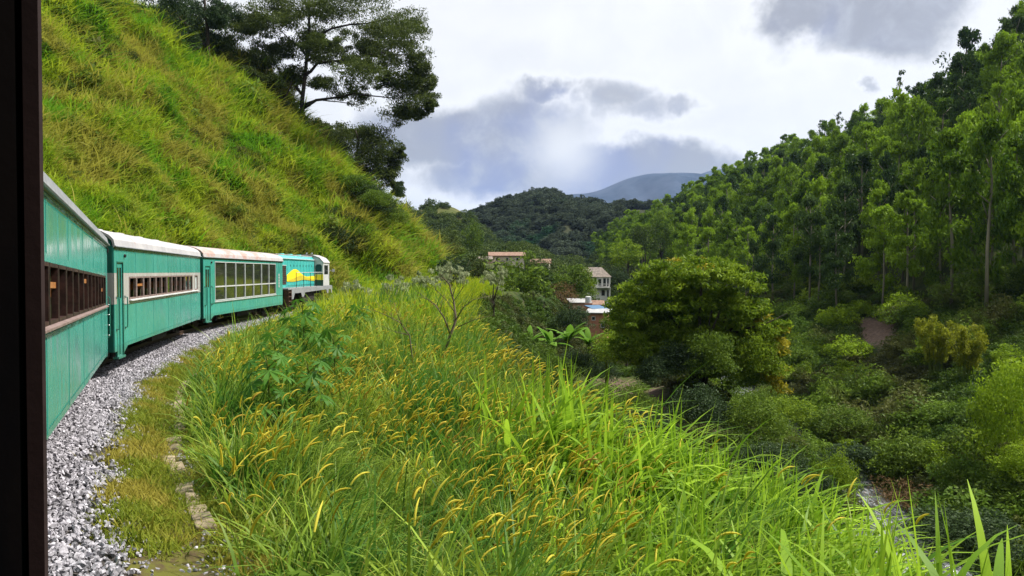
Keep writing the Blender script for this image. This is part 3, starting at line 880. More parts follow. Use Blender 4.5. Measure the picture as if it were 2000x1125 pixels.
def coach(label, key, wins, wz, style, band=False, z0=0.0, pitch=0.0, roof_mat=M_ROOF, seats=True, group='coaches of the train', skip_window=None):
    a, b_ = [np.array(v, float) for v in CEN[key]]
    L = float(np.linalg.norm(b_ - a)); ang = math.atan2(*(b_ - a)[::-1])
    root = thing('passenger_coach', label, 'train coach', (a[0], a[1], z0), ang, group)
    root.rotation_euler = (0, -pitch, ang)
    zb, zt = wz; T = .055
    lo, hi = wins[0][0], wins[-1][1]
    DOOR = (.26, .88)
    bd, bu = (1.72, 2.52) if band else (zb, zt)
    # side walls
    body = MB(); bandm = MB()
    for sg in (-1, 1):
        y0, y1 = (-1.4, -1.4 + T) if sg < 0 else (1.4 - T, 1.4)
        d0, d1 = DOOR if sg < 0 else (L - DOOR[1], L - DOOR[0])
        ws = wins if sg < 0 else [(w0, w1) for (w0, w1) in wins]
        segs = [(0, L)]
        if sg < 0: segs = [(0, d0), (d1, L)]
        for (s0_, s1_) in segs:
            body.box(s0_, s1_, y0, y1, bu, 3.2)
            tgt = bandm if band else body
            if band:
                bandm.box(s0_, s1_, y0, y1, zt, bu)
                bandm.box(s0_, s1_, y0, y1, bd, zb)
            x = s0_
            for (w0, w1) in ws:
                if w0 >= s0_ and w1 <= s1_:
                    tgt.box(x, w0, y0, y1, zb, zt); x = w1
            tgt.box(x, s1_, y0, y1, zb, zt)
            # lower side with the tucked-up skirt
            poly = [(s0_, bd), (s0_, .50), (s1_, .50), (s1_, bd)]
            if s0_ > .5: poly = [(s0_, bd), (s0_, .42), (s0_ + .10, .42), (s0_ + .45, .56), (s1_ - 1.0, .54), (s1_ - .12, .50), (s1_, .62), (s1_, bd)]
            body.prism(poly[::-1], y0, y1, 1)
        if sg < 0: body.box(d0, d1, y0, y1, 2.78, 3.2)
    bo = body.build('body', M_TEAL, root, bevel=.006)
    if band: bandm.build('window_band', M_GREYBAND, root)
    # belt and cornice mouldings
    m = MB()
    for sg in (-1, 1):
        y = 1.4 * sg
        m.box(0, L, min(y, y + .018 * sg), max(y, y + .018 * sg), 3.13, 3.17)
    m.build('cornice', M_TEAL_D, root)
    # plate joints down the sides, the beading under the windows
    nj = 6
    for k in range(1, nj):
        x_ = L * k / nj
        for z0_, z1_ in ((.6, zb - .12), (zt + .10, 3.12)):
            if z1_ - z0_ > .15: MB().box(x_ - .035, x_ + .035, -1.406, -1.4005, z0_, z1_).build('plate_joint', M_TEAL, root)
    m = MB(); m.box(.95, L - .05, -1.414, -1.4008, zb - .115, zb - .085); m.build('waist_beading', M_TEAL_D if not band else M_GREYBAND, root)
    m = MB()
    for k in range(int(L / .13)):
        for z_ in (.66, 3.08): m.box(.1 + k * .13 - .011, .1 + k * .13 + .011, -1.407, -1.4006, z_ - .011, z_ + .011)
    tag(m.build('rivets', M_TEAL, root), kind='stuff')
    # roof
    r = MB(); shell(r, roof_profile(1.44, 3.203, 3.74), -.05, L + .05, .045)
    ro = r.build('roof', roof_mat, root, smooth=False)
    g = MB(); g.tube([(-.06, -1.45, 3.20), (L + .06, -1.45, 3.20)], .022, 6); g.tube([(-.06, 1.45, 3.20), (L + .06, 1.45, 3.20)], .022, 6)
    g.build('gutter', M_GREY, root)
    # floor, lining, ends
    MB().box(.06, L - .06, -1.33, 1.33, .95, 1.05).build('floor', M_DARK, root)
    shl = MB(); shell(shl, roof_profile(1.33, 3.0, 3.5), .06, L - .06, .02); shl.build('ceiling', M_INNER, root)
    gangway_end(root, 0, 1, L, band); gangway_end(root, L, -1, L, band)
    # door in the side towards us
    d0, d1 = DOOR
    dr = MB(); yA, yB = -1.375, -1.345
    dr.box(d0 + .01, d1 - .01, yA, yB, .36, 1.86).box(d0 + .01, d1 - .01, yA, yB, 2.66, 2.775)
    dr.box(d0 + .01, d0 + .08, yA, yB, 1.86, 2.66).box(d1 - .08, d1 - .01, yA, yB, 1.86, 2.66).box((d0 + d1) / 2 - .03, (d0 + d1) / 2 + .03, yA, yB, 1.86, 2.66)
    do = dr.build('door', M_TEAL, root)
    MB().box(d0 + .09, d1 - .09, -1.365, -1.355, 1.865, 2.655).build('pane', M_GLASS, do)
    tr = MB(); y = -1.405
    tr.box(d0 - .03, d0 - .0, y, y + .03, .36, 2.82).box(d1, d1 + .03, y, y + .03, .36, 2.82).box(d0, d1, y, y + .03, 2.79, 2.82).box((d0 + d1) / 2 - .012, (d0 + d1) / 2 + .012, y + .01, y + .035, .4, 1.85)
    tr.build('door_frame', M_TEAL_D, root)
    for hx in (d0 - .12, d1 + .13):
        h = MB(); h.tube([(hx, -1.40, 1.06), (hx, -1.47, 1.08), (hx, -1.475, 1.2), (hx, -1.475, 1.75), (hx, -1.47, 1.87), (hx, -1.40, 1.89)], .016, 6)
        h.build('handrail', M_TEAL_D, root)
        for hz in (1.06, 1.89): MB().box(hx - .03, hx + .03, -1.42, -1.401, hz - .03, hz + .03).build('handrail_bracket', M_CHROME, root)
    MB().box(d0 - .02, d1 + .04, -1.44, -1.30, .30, .355).build('step', M_TEAL, root)
    lp = MB(); lp.tube([(1.0, -1.40, 2.98), (1.0, -1.45, 2.97)], .045, 10); lp.build('marker_lamp', M_DARK, root)
    # windows
    sash = M_SASH if style == 'dark' else M_SASH_L
    for sg in (-1, 1):
        y = 1.4 * sg
        ya, yb = (y - .012, y + .06) if sg < 0 else (y - .06, y + .012)
        for i, (w0, w1) in enumerate(wins):
            if skip_window is not None and sg < 0 and i == skip_window: continue
            f = MB(); q = .045 if style != 'panorama' else .04
            e = .0025
            f.box(w0 + e, w0 + q, ya, yb, zb + e, zt - e).box(w1 - q, w1 - e, ya, yb, zb + e, zt - e)
            f.box(w0 + q, w1 - q, ya, yb, zt - q, zt - e).box(w0 + q, w1 - q, ya, yb, zb + e, zb + q)
            if style == 'panorama': f.box(w0 + q, w1 - q, ya, yb, 1.84, 1.90)
            fo = f.build('window', sash if style != 'panorama' else M_WHITE, root)
            yp = y + .03 * (-sg)
            glazed = style == 'panorama' or (style == 'pale' and i in (6, 10, 11, 12) and sg < 0)
            if style == 'panorama':
                MB().box(w0 + q, w1 - q, yp - .004, yp + .004, zb + q, 1.84).build('pane', M_GLASS, fo)
                MB().box(w0 + q, w1 - q, yp - .004, yp + .004, 1.90, zt - q).build('pane', M_GLASS, fo)
            elif style == 'pale' and i == len(wins) - 1:
                MB().box(w0 + q, w1 - q, yp - .004, yp + .004, zb + q, zt - q).build('pane', M_FROST, fo)
            elif glazed:
                MB().box(w0 + q, w1 - q, yp - .004, yp + .004, zb + q, zt - q).build('pane', M_GLASS, fo)
            elif (i * 7 + (3 if sg < 0 else 0)) % 5 < 1 or (sg > 0 and i % 2):
                # dropped wooden sash or blind rail inside the opening
                hz = zt - .13 - .16 * ((i * 13) % 3) / 2
                MB().box(w0 + q, w1 - q, yp + .008 * sg - .012, yp + .008 * sg + .012, hz - .07, hz).build('sash_rail', M_WOODIN, fo)
    sl = MB()
    if style != 'panorama':
        sl.prism([(-1.40, zb - .05), (-1.47, zb - .045), (-1.47, zb - .02), (-1.40, zb + .0)][::-1], lo - .03, hi + .03, 0) if not skip_window else None
        if sl.v: sl.build('window_sill', M_SASH_L if style == 'dark' else M_WHITE, root)
    else:
        sl.box(lo - .06, hi + .06, -1.425, -1.40, zb - .06, zb - .02).build('window_sill', M_WHITE, root)
    # seats
    if seats:
        seat = MB().box(-.02, .03, -.46, .46, 1.40, 2.05).box(.03, .45, -.46, .46, 1.32, 1.46).mesh('seat', M_SEAT)
        rail = MB().box(-.035, .045, -.47, .47, 2.05, 2.20).mesh('seat_rail', M_WOODIN)
        x = 1.55
        while x < L - 2:
            for y in (-.84, .84):
                o = link('seat', seat, root); o.location = (x, y, 0)
                q = link('seat_rail', rail, o)
            x += .88
    # underframe and running gear
    u = MB()
    u.box(.1, L - .1, -1.1, 1.1, .60, .95)
    u.box(L * .40, L * .56, -1.15, -.6, .30, .60).box(L * .34, L * .38, -1.0, -.7, .35, .6)
    u.tube([(L * .60, -.8, .45), (L * .70, -.8, .45)], .17, 10)
    u.build('underframe', M_DARK, root)
    bogie(root, 2.3); bogie(root, L - 2.3)
    return root, L

P9 = .877
w1 = [(1.62 + .895 * k, 1.62 + .895 * k + .84) for k in range(13)]
c1, L1 = coach('teal coach nearest the camera with a row of open dark brown windows', 'c1', w1, (1.76, 2.44), 'dark', z0=.26, roof_mat=M_GREY, pitch=-math.atan(.26 / 14))
w2 = [(1.52 + .868 * k, 1.52 + .868 * k + .80) for k in range(12)] + [(12.45, 13.15)]
c2, L2 = coach('teal coach with a pale grey window band and open windows showing wooden seats', 'c2', w2, (1.80, 2.42), 'pale', band=True)
w3 = [(1.50 + 1.572 * k, 1.50 + 1.572 * k + 1.53) for k in range(7)]
c3, L3 = coach('teal panorama coach with two tiers of big glazed windows behind the locomotive', 'c3', w3, (1.22, 3.03), 'panorama', roof_mat=M_ROOF2)
# louvre on the panorama coach, vents on the roofs
for k in range(9):
    MB().box(13.0, 13.32, -1.425, -1.395, 1.62 + k * .095, 1.665 + k * .095).build('louvre_slat', M_WHITE, c3)
def vent(root, x, y, z):
    b = MB().box(x - .34, x + .34, y - .22, y + .22, z - .12, z + .05)
    return b.build('roof_vent', M_ROOF, root, bevel=.04)
for x in (1.2, 3.4, 5.9, 8.6, 11.4): vent(c2, x, .0, 3.76)
for x in (3.0, 7.5, 11.5): vent(c1, x, .35, 3.72)
# letter painted on the end of the second coach, ladder rungs on the first coach's end
tx = bpy.data.curves.new('letter', 'FONT'); tx.body = 'B'; tx.size = .42; tx.extrude = .003; tx.align_x = 'CENTER'
tmp = bpy.data.objects.new('letter_source', tx); COL.objects.link(tmp)
bpy.context.view_layer.update()
lm = bpy.data.meshes.new_from_object(tmp.evaluated_get(bpy.context.evaluated_depsgraph_get()))
bpy.data.objects.remove(tmp)
lm.materials.clear(); lm.materials.append(M_BLUEP)
to = link('letter', lm, c2)
to.location = (-.012, -1.02, 1.28); to.rotation_euler = (math.pi / 2, 0, -math.pi / 2)
for z in (1.0, 1.25, 1.5, 1.75):
    MB().tube([(L1 - .02, -1.40, z), (L1 + .05, -1.46, z), (L1 + .05, -1.30, z)], .016, 5).build('grab_iron', M_CHROME, c1)
MB().tube([(L1 - .10, -1.42, .95), (L1 - .10, -1.46, 1.0), (L1 - .10, -1.46, 1.9), (L1 - .10, -1.42, 1.95)], .014, 5).build('handrail', M_TEAL_D, c1)
MB().box(L1 - .14, L1 - .02, -1.435, -1.402, 3.02, 3.12).build('marker_lamp', M_DARK, c1)

# our own coach: we look out of one of its open windows
La = float(np.linalg.norm(np.array(CEN['c0'][1]) - np.array(CEN['c0'][0])))
xc = 7.5 + float((np.array([0, 0]) - NEAR0) @ DN)      # camera's place along it
w0 = [(xc - .55 + 1.52 - 1.75 * k - 0.0, xc + .97 + .12 - 1.75 * k) for k in range(0, 1)]
WIN = (xc - .75, xc + 1.10)
w0 = [(WIN[0] - 1.9, WIN[0] - .25), WIN, (WIN[1] + .30, WIN[1] + 1.9), (WIN[1] + 2.15, WIN[1] + 3.7)]
c0, L0 = coach('own teal coach whose dark worn window frame fills the edge of the view', 'c0', w0, (1.46, 3.06), 'dark', z0=.42, seats=False, skip_window=1)
x = WIN[1]
# worn window frame in steps: inner board, groove, outer board, thin edge strip coloured paler as if lit
fro = MB().box(x - .07, x - .002, -1.3772, -1.30, 1.47, 3.05).build('window_frame', M_JAMB, c0)
MB().box(x - .010, x - .002, -1.3845, -1.3775, 1.47, 3.05).build('groove', M_RUBBER, fro)
MB().box(x - .055, x - .002, -1.4005, -1.3848, 1.47, 3.05).build('outer_board', M_JAMB2, fro)
MB().box(x - .05, x - .002, -1.4045, -1.4008, 1.47, 3.05).build('worn_edge', M_EDGE, fro)

# the locomotive: narrow hood with a side walkway, full width cab at the far end
LO = thing('locomotive', 'turquoise diesel locomotive with a yellow hill emblem at the head of the train', 'locomotive', (-15.55, 48.6, 0), math.pi / 2)
Ll = 12.0; hx1 = 9.3
b = MB(); b.prism([(-.66, 1.5), (.66, 1.5), (.66, 3.45), (.50, 3.66), (-.50, 3.66), (-.66, 3.45)], .75, hx1, 0)
hood = b.build('hood', M_LOCO, LO, bevel=.02)
b = MB()
for k in range(9):
    xx = 2.35 + k * .78
    b.box(xx, xx + .68, -.672, -.66, 1.62, 3.30)
b.build('hood_doors', M_LOCO, hood, bevel=.006)
b = MB()
for k in range(9):
    for z in (1.9, 2.9): b.box(2.35 + k * .78 + .60, 2.35 + k * .78 + .64, -.69, -.672, z, z + .14)
b.build('door_latches', M_DARK, hood)
MB().box(.95, 2.0, -.675, -.66, 1.72, 2.95).build('radiator_grille', M_DARK, hood)
b = MB()
for k in range(9): b.box(.97, 1.98, -.69, -.676, 1.78 + k * .13, 1.81 + k * .13)
b.build('grille_slat', M_RUST, hood)
MB().box(.9, 2.05, -.69, -.655, 2.96, 3.0).build('grille_cap', M_WHITE, hood)
MB().tube([(.9, -.72, 3.43), (hx1, -.72, 3.43)], .03, 6).build('hood_pipe', M_WHITE, hood)
MB().box(.3, hx1, -.52, .52, 3.662, 3.72).build('hood_roof', M_ROOF, hood)
for xx in (3.2, 5.2, 7.4):
    MB().tube([(xx, 0, 3.7), (xx, 0, 3.80)], [.22, .18], 12).build('exhaust_stack', M_LOCO, hood)
def hillpoly(pts, y0, y1, name, mat):
    return MB().prism(pts[::-1], y0, y1, 1).build(name, mat, hood)
N = 26
def wavy(x0, x1, f, zlow):
    xs_ = [x0 + (x1 - x0) * k / N for k in range(N + 1)]
    return [(x_, f(x_)) for x_ in xs_] + [(x_, zlow(x_)) for x_ in xs_[::-1]]
top_f = lambda x_: 2.12 + .62 * math.exp(-((x_ - 4.0) / 1.9) ** 2) + .12 * math.exp(-((x_ - 8.6) / 1.5) ** 2)
mid_f = lambda x_: min(top_f(x_) - .05, 2.0 + .30 * math.exp(-((x_ - 5.6) / 1.9) ** 2))
low_f = lambda x_: 1.93 + .05 * math.sin(x_ * 1.1 + 1)
hillpoly(wavy(2.1, 9.25, top_f, low_f), -.6935, -.6905, 'emblem_hill', M_YELLOW)
hillpoly(wavy(2.4, 9.2, mid_f, low_f), -.6975, -.6940, 'emblem_wave', M_OCHRE)
MB().box(.76, .94, -.668, -.6605, 1.95, 2.35).build('emblem_end', M_YELLOW, hood)
# cab
cb = MB(); cx0, cx1 = hx1 + .01, 11.2
rp = [(-1.32, 3.25), (-1.05, 3.55), (-.5, 3.76), (.5, 3.76), (1.05, 3.55), (1.32, 3.25)]
cb.prism([(-1.32, 1.5)] + rp[:1] + rp[1:] + [(1.32, 1.5)], cx0, cx0 + .06, 0)
cb.prism([(-1.32, 1.5)] + rp[:1] + rp[1:] + [(1.32, 1.5)], cx1 - .06, cx1, 0)
for sg in (-1, 1):
    ya, yb = (-1.32, -1.26) if sg < 0 else (1.26, 1.32)
    cb.box(cx0 + .06, cx1 - .06, ya, yb, 1.5, 2.35).box(cx0 + .06, cx1 - .06, ya, yb, 3.05, 3.25)
    cb.box(cx0 + .06, cx0 + .3, ya, yb, 2.35, 3.05).box(cx1 - .35, cx1 - .06, ya, yb, 2.35, 3.05)
cab_o = cb.build('cab', M_WHITE, LO, bevel=.01)
cr = MB(); cr.prism(rp + [(1.30, 3.19), (-1.30, 3.19)][::1], cx0 + .062, cx1 - .062, 0)
cr.build('cab_ceiling', M_DARK, cab_o)
MB().prism([(-1.37, 3.24), (-1.08, 3.565), (-.51, 3.785), (.51, 3.785), (1.08, 3.565), (1.37, 3.24), (1.35, 3.30 + .0), (1.07, 3.62), (.52, 3.84), (-.52, 3.84), (-1.07, 3.62), (-1.35, 3.30)][::-1], cx0 - .08, cx1 + .08, 0).build('cab_roof', M_ROOF, cab_o)
MB().box(cx0 + .31, cx1 - .36, -1.30, -1.29, 2.36, 3.04).build('side_window', M_WINDOW, cab_o)
for sg in (-1,):
    MB().prism([(-1.22, 2.42), (-.74, 2.42), (-.74, 3.0), (-.85, 3.12), (-1.12, 3.12), (-1.22, 3.0)], cx0 - .012, cx0 - .002, 0).build('rear_window', M_WINDOW, cab_o)
    MB().box(cx0 - .02, cx0 - .003, -1.27, -1.225, 2.40, 3.16).build('window_post', M_WHITE, cab_o)
MB().box(cx0 - .008, cx0 - .001, -1.315, -.70, 1.95, 2.36).build('cab_band', M_YELLOW, cab_o)
MB().box(cx0 - .008, cx0 - .001, -1.315, -.70, 1.50, 1.94).build('cab_lower_band', M_DGREEN, cab_o)
b = MB(); b.tube([(cx1 - .2, -1.33, 2.62), (cx1 - .1, -1.62, 2.66)], .02, 5); b.box(cx1 - .13, cx1 - .09, -1.75, -1.56, 2.55, 2.78)
b.build('mirror', M_WHITE, cab_o)
b = MB(); b.tube([(cx0 + .5, -.3, 3.82), (cx0 + .5, -.3, 3.95), (cx0 + .75, -.3, 3.97)], .05, 8); b.tube([(cx0 + .5, .1, 3.82), (cx0 + .5, .1, 3.95), (cx0 + .75, .1, 3.97)], .05, 8)
b.build('horn', M_CHROME, cab_o)
MB().box(11.2, 12.0, -.75, .75, 1.5, 2.7).build('nose', M_LOCO, LO, bevel=.06)
# deck with its notched valance
dk = MB(); dk.box(.2, 12.1, -1.33, 1.33, 1.40, 1.497)
for y0, y1 in ((-1.35, -1.31), (1.31, 1.35)):
    dk.prism([(.9, 1.45), (12.05, 1.45), (12.05, .92), (11.75, .92), (11.5, 1.22), (10.9, 1.22), (10.75, .92), (10.4, .92), (10.15, 1.22), (4.1, 1.15), (3.8, .85), (3.4, .85), (3.1, 1.15), (1.6, 1.15), (1.3, .78), (.9, .78)], y0, y1, 1)
dk.build('deck', M_GREY, LO)
rl = MB(); rl.tube([(2.2, -1.28, 2.50), (cx0, -1.28, 2.52)], .022, 6)
rl.build('handrail', M_WHITE, LO)
for xx in (2.2, 4.0, 5.8, 7.5, 9.0): MB().tube([(xx, -1.28, 1.45), (xx, -1.28, 2.5)], .02, 6).build('stanchion', M_DARK, LO)
st = MB()
for z in (.35, .65, .95, 1.22): st.box(.25, .85, -1.36, -1.05, z, z + .04)
st.box(.22, .26, -1.36, -1.05, .3, 1.4).box(.84, .88, -1.36, -1.05, .3, 1.4)
st.build('steps', M_RUST, LO)
MB().box(4.4, 7.6, -1.1, 1.1, .45, 1.35).build('fuel_tank', M_DARK, LO, bevel=.08)
MB().box(.3, 12, -.5, .5, .9, 1.4).build('underframe', M_DARK, LO)
bogie(LO, 2.5, 1.1); bogie(LO, 9.7, 1.1)

# ------------------------------------------------------------------ hillside grass beside the train
def tuft(n, h, w, spread, seed, mat, seedy=0.0):
    rg = np.random.default_rng(seed)
    base = np.stack([rg.normal(0, spread, n), rg.normal(0, spread, n), np.full(n, -.08)], 1)
    az = rg.uniform(0, 2 * math.pi, n)
    az = np.where(rg.uniform(0, 1, n) < .45, rg.normal(0, .7, n), az) if h > .9 else az
    V, Q, T = blades(base, h * rg.uniform(.55, 1.15, n), w * rg.uniform(.7, 1.3, n), az, rg.uniform(.05, .55, n), rg.uniform(.5, 1.7, n), 3, tint=rg.uniform(0, 1, n))
    return mesh_np('tuft', V, [Q], mat, T)
variants('hill_tuft', [tuft(34, 1.5, .068, .34, 100 + k, M_HILLGRASS) for k in range(6)])
variants('seedy_tuft', [tuft(22, 1.35, .030, .22, 200 + k, M_SEEDY) for k in range(4)])
def leafy_clump(seed, mat, n=9, per=26, ln=.30, wd=.11, squash=.75):
    rg = np.random.default_rng(seed)
    c = unit(rg.normal(size=(n, 3))) * rg.uniform(.2, .75, (n, 1)); c[:, 2] = np.abs(c[:, 2]) * squash + .1
    V, Q, T = blob_leaves(c, rg.uniform(.28, .5, n), per, ln, wd, .3, rg)
    return mesh_np('clump', V, [Q], mat, T)
variants('weed_clump', [leafy_clump(300 + k, M_BUSH) for k in range(5)])
variants('lime_clump', [leafy_clump(320 + k, M_LIME, ln=.34) for k in range(3)])

n = 52000
s = S_CAM + 2 + 128 * rng.uniform(0, 1, n) ** .85
t = rng.uniform(0, 1, n) ** .9 * 40
p, a = at_s(s, -(2.95 + t)); 
U = -(2.95 + t)
X, Y = p[:, 0], p[:, 1]
ok = (uv_of(X, Y) < -2.8) & (Y > 5) & (np.abs(X / np.maximum(Y, 1)) < .8)
X, Y, t = X[ok], Y[ok], t[ok]
Z = H(X, Y)
px, py = to_px(X, Y, Z)
vis = (px > 40) & (px < 1010) & (py > -60) & (py < 640)
X, Y, Z, t = X[vis], Y[vis], Z[vis], t[vis]
patch = fbm(X * .13 + 3, (Y + Z) * .13, 4)
n = len(X)
lush = sstep(patch, -.6, .8)
sc = (.60 + .75 * lush) * rng.choice([.75, 1.0, 1.45], n, p=[.45, .4, .15]) * rng.uniform(.8, 1.2, n) * np.interp(Y, [20, 60, 110], [.85, 1.05, 1.35])
rot = np.stack([rng.normal(0, .12, n), np.full(n, .30) + rng.normal(0, .12, n), rng.uniform(-.9, .9, n)], 1)
bare = fbm(X * .42 + 70, (Y + Z) * .42, 3) > .62
foot = (t < 3.2) & (Y > 58) & (rng.uniform(0, 1, n) < .65)
k = ~(bare | foot)
scatter('hillside_grass', 'hill_tuft', np.stack([X, Y, Z], 1)[k], rot[k], sc[k], 'bright yellow-green grass covering the steep bank above the train', 'grass')
sd = k & (rng.uniform(0, 1, n) < .19 * sstep(fbm(X * .09 + 31, Y * .09 + 8, 3), .05, .7) + .02)
scatter('hillside_seed_grass', 'seedy_tuft', np.stack([X, Y, Z + .25], 1)[sd], rot[sd], sc[sd] * 1.0, 'straw coloured seeding grass in patches on the bank above the train', 'grass')
wd = k & (rng.uniform(0, 1, n) < .12 * sstep(fbm(X * .16 + 51, Y * .16 + 4, 3), -.1, .5))
scatter('hillside_weeds', 'weed_clump', np.stack([X, Y, Z + .1], 1)[wd], rot[wd], sc[wd] * rng.uniform(.7, 1.3, wd.sum()), 'low leafy weeds growing among the bank grass', 'weeds')

# ------------------------------------------------------------------ the grassy verge and the tall grass of the embankment
variants('verge_tuft', [tuft(26, .20, .014, .12, 400 + k, M_MOSS) for k in range(4)])
X, Y, U, S = along(24000, 4, 60, 2.0, 3.6, 1.3)
pt = fbm(X * .9 + 20, Y * .9, 3)
ok = (rng.uniform(0, 1, len(X)) < sstep(pt, -.55, .35) * sstep(U, 1.95, 2.35) * (1 - .8 * ((U > 2.84) & (U < 3.2)))) | ((U > 3.25) & (rng.uniform(0, 1, len(X)) < .7))
X, Y, U = X[ok], Y[ok], U[ok]
scatter('verge_grass', 'verge_tuft', np.stack([X, Y, H(X, Y, U) + .01], 1), np.stack([rng.normal(0, .1, len(X)), rng.normal(0, .1, len(X)), rng.uniform(0, 6.28, len(X))], 1),
        rng.uniform(.6, 1.4, len(X)), 'short mossy grass patches on the verge between ballast and kerb', 'grass')
# loose stones strewn over the verge
X, Y, U, S = along(3600, 4, 34, 2.15, 3.5)
scatter('verge_stones', 'ballast_stone', np.stack([X, Y, H(X, Y, U) + .01], 1), rng.uniform(-3, 3, (len(X), 3)), rng.uniform(.015, .045, len(X)), 'loose stones strewn on the grassy verge', 'stones')

def rim_of(Y): return np.interp(Y, [0, 12, 25, 45, 60, 80], [10.0, 10.5, 12.2, 12.6, 12.0, 10])
def bank_points(n, y0, y1, u0, extra, power=1.0):
    """random points on the embankment to the right of the kerb"""
    y = y0 + (y1 - y0) * rng.uniform(0, 1, n) ** power
    s_guess = np.interp(y, LINE[:, 1], LS)
    u = u0 + (rim_of(y) + extra - u0) * rng.uniform(0, 1, n)
    p, a = at_s(s_guess, u)
    p = p + rng.normal(0, .15, p.shape)
    X, Y = p[:, 0], p[:, 1]; U = uv_of(X, Y)
    ok = (U > u0 - .15) & (Y > 3.0)
    X, Y, U = X[ok], Y[ok], U[ok]
    Z = H(X, Y, U); px, py = to_px(X, Y, Z + .8)
    ok = (px > 200) & (px < 2150) & (py < 1420)
    return X[ok], Y[ok], Z[ok], U[ok]
def wind(n, sd=.9): return rng.normal(-.15, sd, n)             # bends towards the right, as the photo's grass

parts = []
for (cnt, per, y0, y1, L_, W_, pw, u0) in ((1750, 24, 3.2, 15, 1.35, .023, .8, 3.45), (1650, 20, 12, 30, 1.40, .031, .9, 3.4), (1200, 16, 28, 50, 1.35, .042, 1.0, 3.4), (4600, 3, 3.2, 30, .70, .018, .85, 3.2)):
    X, Y, Z, U = bank_points(cnt, y0, y1, u0, 1.6 if y0 < 10 else .4, pw)
    cl = fbm(X * .45, Y * .45, 3)
    gx_, _ = to_px(X, Y, Z + .8); kk = rng.uniform(0, 1, len(X)) > .78 * sstep(gx_, 1060, 1260) * (Y < 20)
    X, Y, Z, U, cl = X[kk], Y[kk], Z[kk], U[kk], cl[kk]
    m = len(X) * per; ci = np.repeat(np.arange(len(X)), per)
    off = rng.normal(0, .13, (m, 2)) if per > 5 else rng.normal(0, .4, (m, 2))
    BX, BY = X[ci] + off[:, 0], Y[ci] + off[:, 1]
    ch = np.clip(.85 + .42 * cl + rng.normal(0, .24, len(X)), .3, 1.65)
    ht = L_ * ch[ci] * rng.uniform(.55, 1.2, m) * np.interp(U, [3.2, 4.2], [.55, 1.0])[ci]
    out = np.arctan2(off[:, 1], off[:, 0])
    az = np.where(rng.uniform(0, 1, m) < .55, out + rng.normal(0, .5, m), wind(m))
    tn = np.clip((.40 if per > 5 else .05) + .20 * cl + rng.normal(0, .16, len(X)), 0, 1)[ci]  # short fill blades tinted darker: shade in the grass gaps put into colour
    parts.append(blades(np.stack([BX, BY, Z[ci] - .04], 1), ht, W_ * rng.uniform(.5, 1.8, m), az, np.abs(rng.normal(.14, .20, m)), rng.uniform(.3, 2.3, m), 4,
                        tint=np.clip(tn + rng.normal(0, .20, m), 0, 1), twist=rng.normal(0, .5, m)))
V, Q, T = merge(parts)
tag(link('tall_grass', mesh_np('tall_grass', V, Q, M_BLADE, T)), 'tall tangled green grass covering the embankment below the track', 'grass', kind='stuff')
# broken straw-coloured stalks and broad weeds mixed in
X, Y, Z, U = bank_points(2600, 3.4, 32, 3.4, 1.5, .85); m = len(X)
V, Q, T = blades(np.stack([X, Y, Z], 1), rng.uniform(.6, 1.35, m), .010 * rng.uniform(.6, 1.6, m), rng.uniform(0, 6.28, m), np.abs(rng.normal(.2, .3, m)), rng.uniform(-.2, 2.4, m), 3, tint=rng.uniform(0, 1, m))
tag(link('dry_stalks', mesh_np('dry_stalks', V, [Q], M_SEEDY, T)), 'dry straw coloured stalks tangled in the tall grass', 'dry stalks', kind='stuff')
X, Y, Z, U = bank_points(900, 4, 40, 3.4, 2.0, .9); m = len(X); kk = fbm(X * .35 + 60, Y * .35, 3) > .1
X, Y, Z = X[kk], Y[kk], Z[kk]; m = len(X)
scatter('bank_weeds', 'weed_clump', np.stack([X, Y, Z + .15], 1), np.stack([rng.normal(0, .2, m), rng.normal(0, .2, m), rng.uniform(0, 6.28, m)], 1), rng.uniform(.30, .62, m), 'broad-leaved weeds growing through the tall grass', 'weeds')

# far shoulder grass, its sunlight put into a paler blade colour
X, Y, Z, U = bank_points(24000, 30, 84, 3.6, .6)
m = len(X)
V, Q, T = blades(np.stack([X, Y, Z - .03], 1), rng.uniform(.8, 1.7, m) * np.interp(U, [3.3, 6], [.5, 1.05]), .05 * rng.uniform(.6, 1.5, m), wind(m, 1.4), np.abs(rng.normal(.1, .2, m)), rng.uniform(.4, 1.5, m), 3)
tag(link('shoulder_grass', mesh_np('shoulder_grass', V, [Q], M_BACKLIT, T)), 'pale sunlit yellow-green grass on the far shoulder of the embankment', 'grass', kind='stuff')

# foxtail stems with arching bristly heads
X, Y, Z, U = bank_points(8200, 3.6, 36, 3.3, 1.2, .85)
cl = fbm(X * .5 + 9, Y * .5 + 2, 3)
hpx, hpy = to_px(X, Y, Z + 1)
ok = (rng.uniform(0, 1, len(X)) < sstep(cl, -.9, .4) * (1 - .93 * sstep(hpx, 1080, 1330)) * (1 - .75 * sstep(Y, 14, 26)))
X, Y, Z, U = X[ok], Y[ok], Z[ok], U[ok]; m = len(X)
az = wind(m, .75); ln = rng.uniform(.75, 1.25, m) * np.interp(U, [3.2, 4.2], [.65, 1.0]); lean = np.abs(rng.normal(.15, .15, m)); cu = rng.uniform(.1, .5, m)
B = np.stack([X, Y, Z], 1)
sv, sq, st_ = blades(B, ln, .007, az, lean, cu, 4)
tip = sv.reshape(m, -1, 3)[:, -2:].mean(1)
hl = rng.uniform(.16, .36, m); a0 = lean + cu
hv = heads(tip, hl, rng.uniform(.009, .0145, m) * np.interp(Y, [8, 30], [1, 1.7]), az, a0, rng.uniform(.5, 1.6, m), 6, 4)
tag(link('foxtail_stems', mesh_np('foxtail_stems', sv, [sq], M_STEM, st_)), 'thin upright stems of the foxtail grass on the embankment', 'grass stems', kind='stuff')
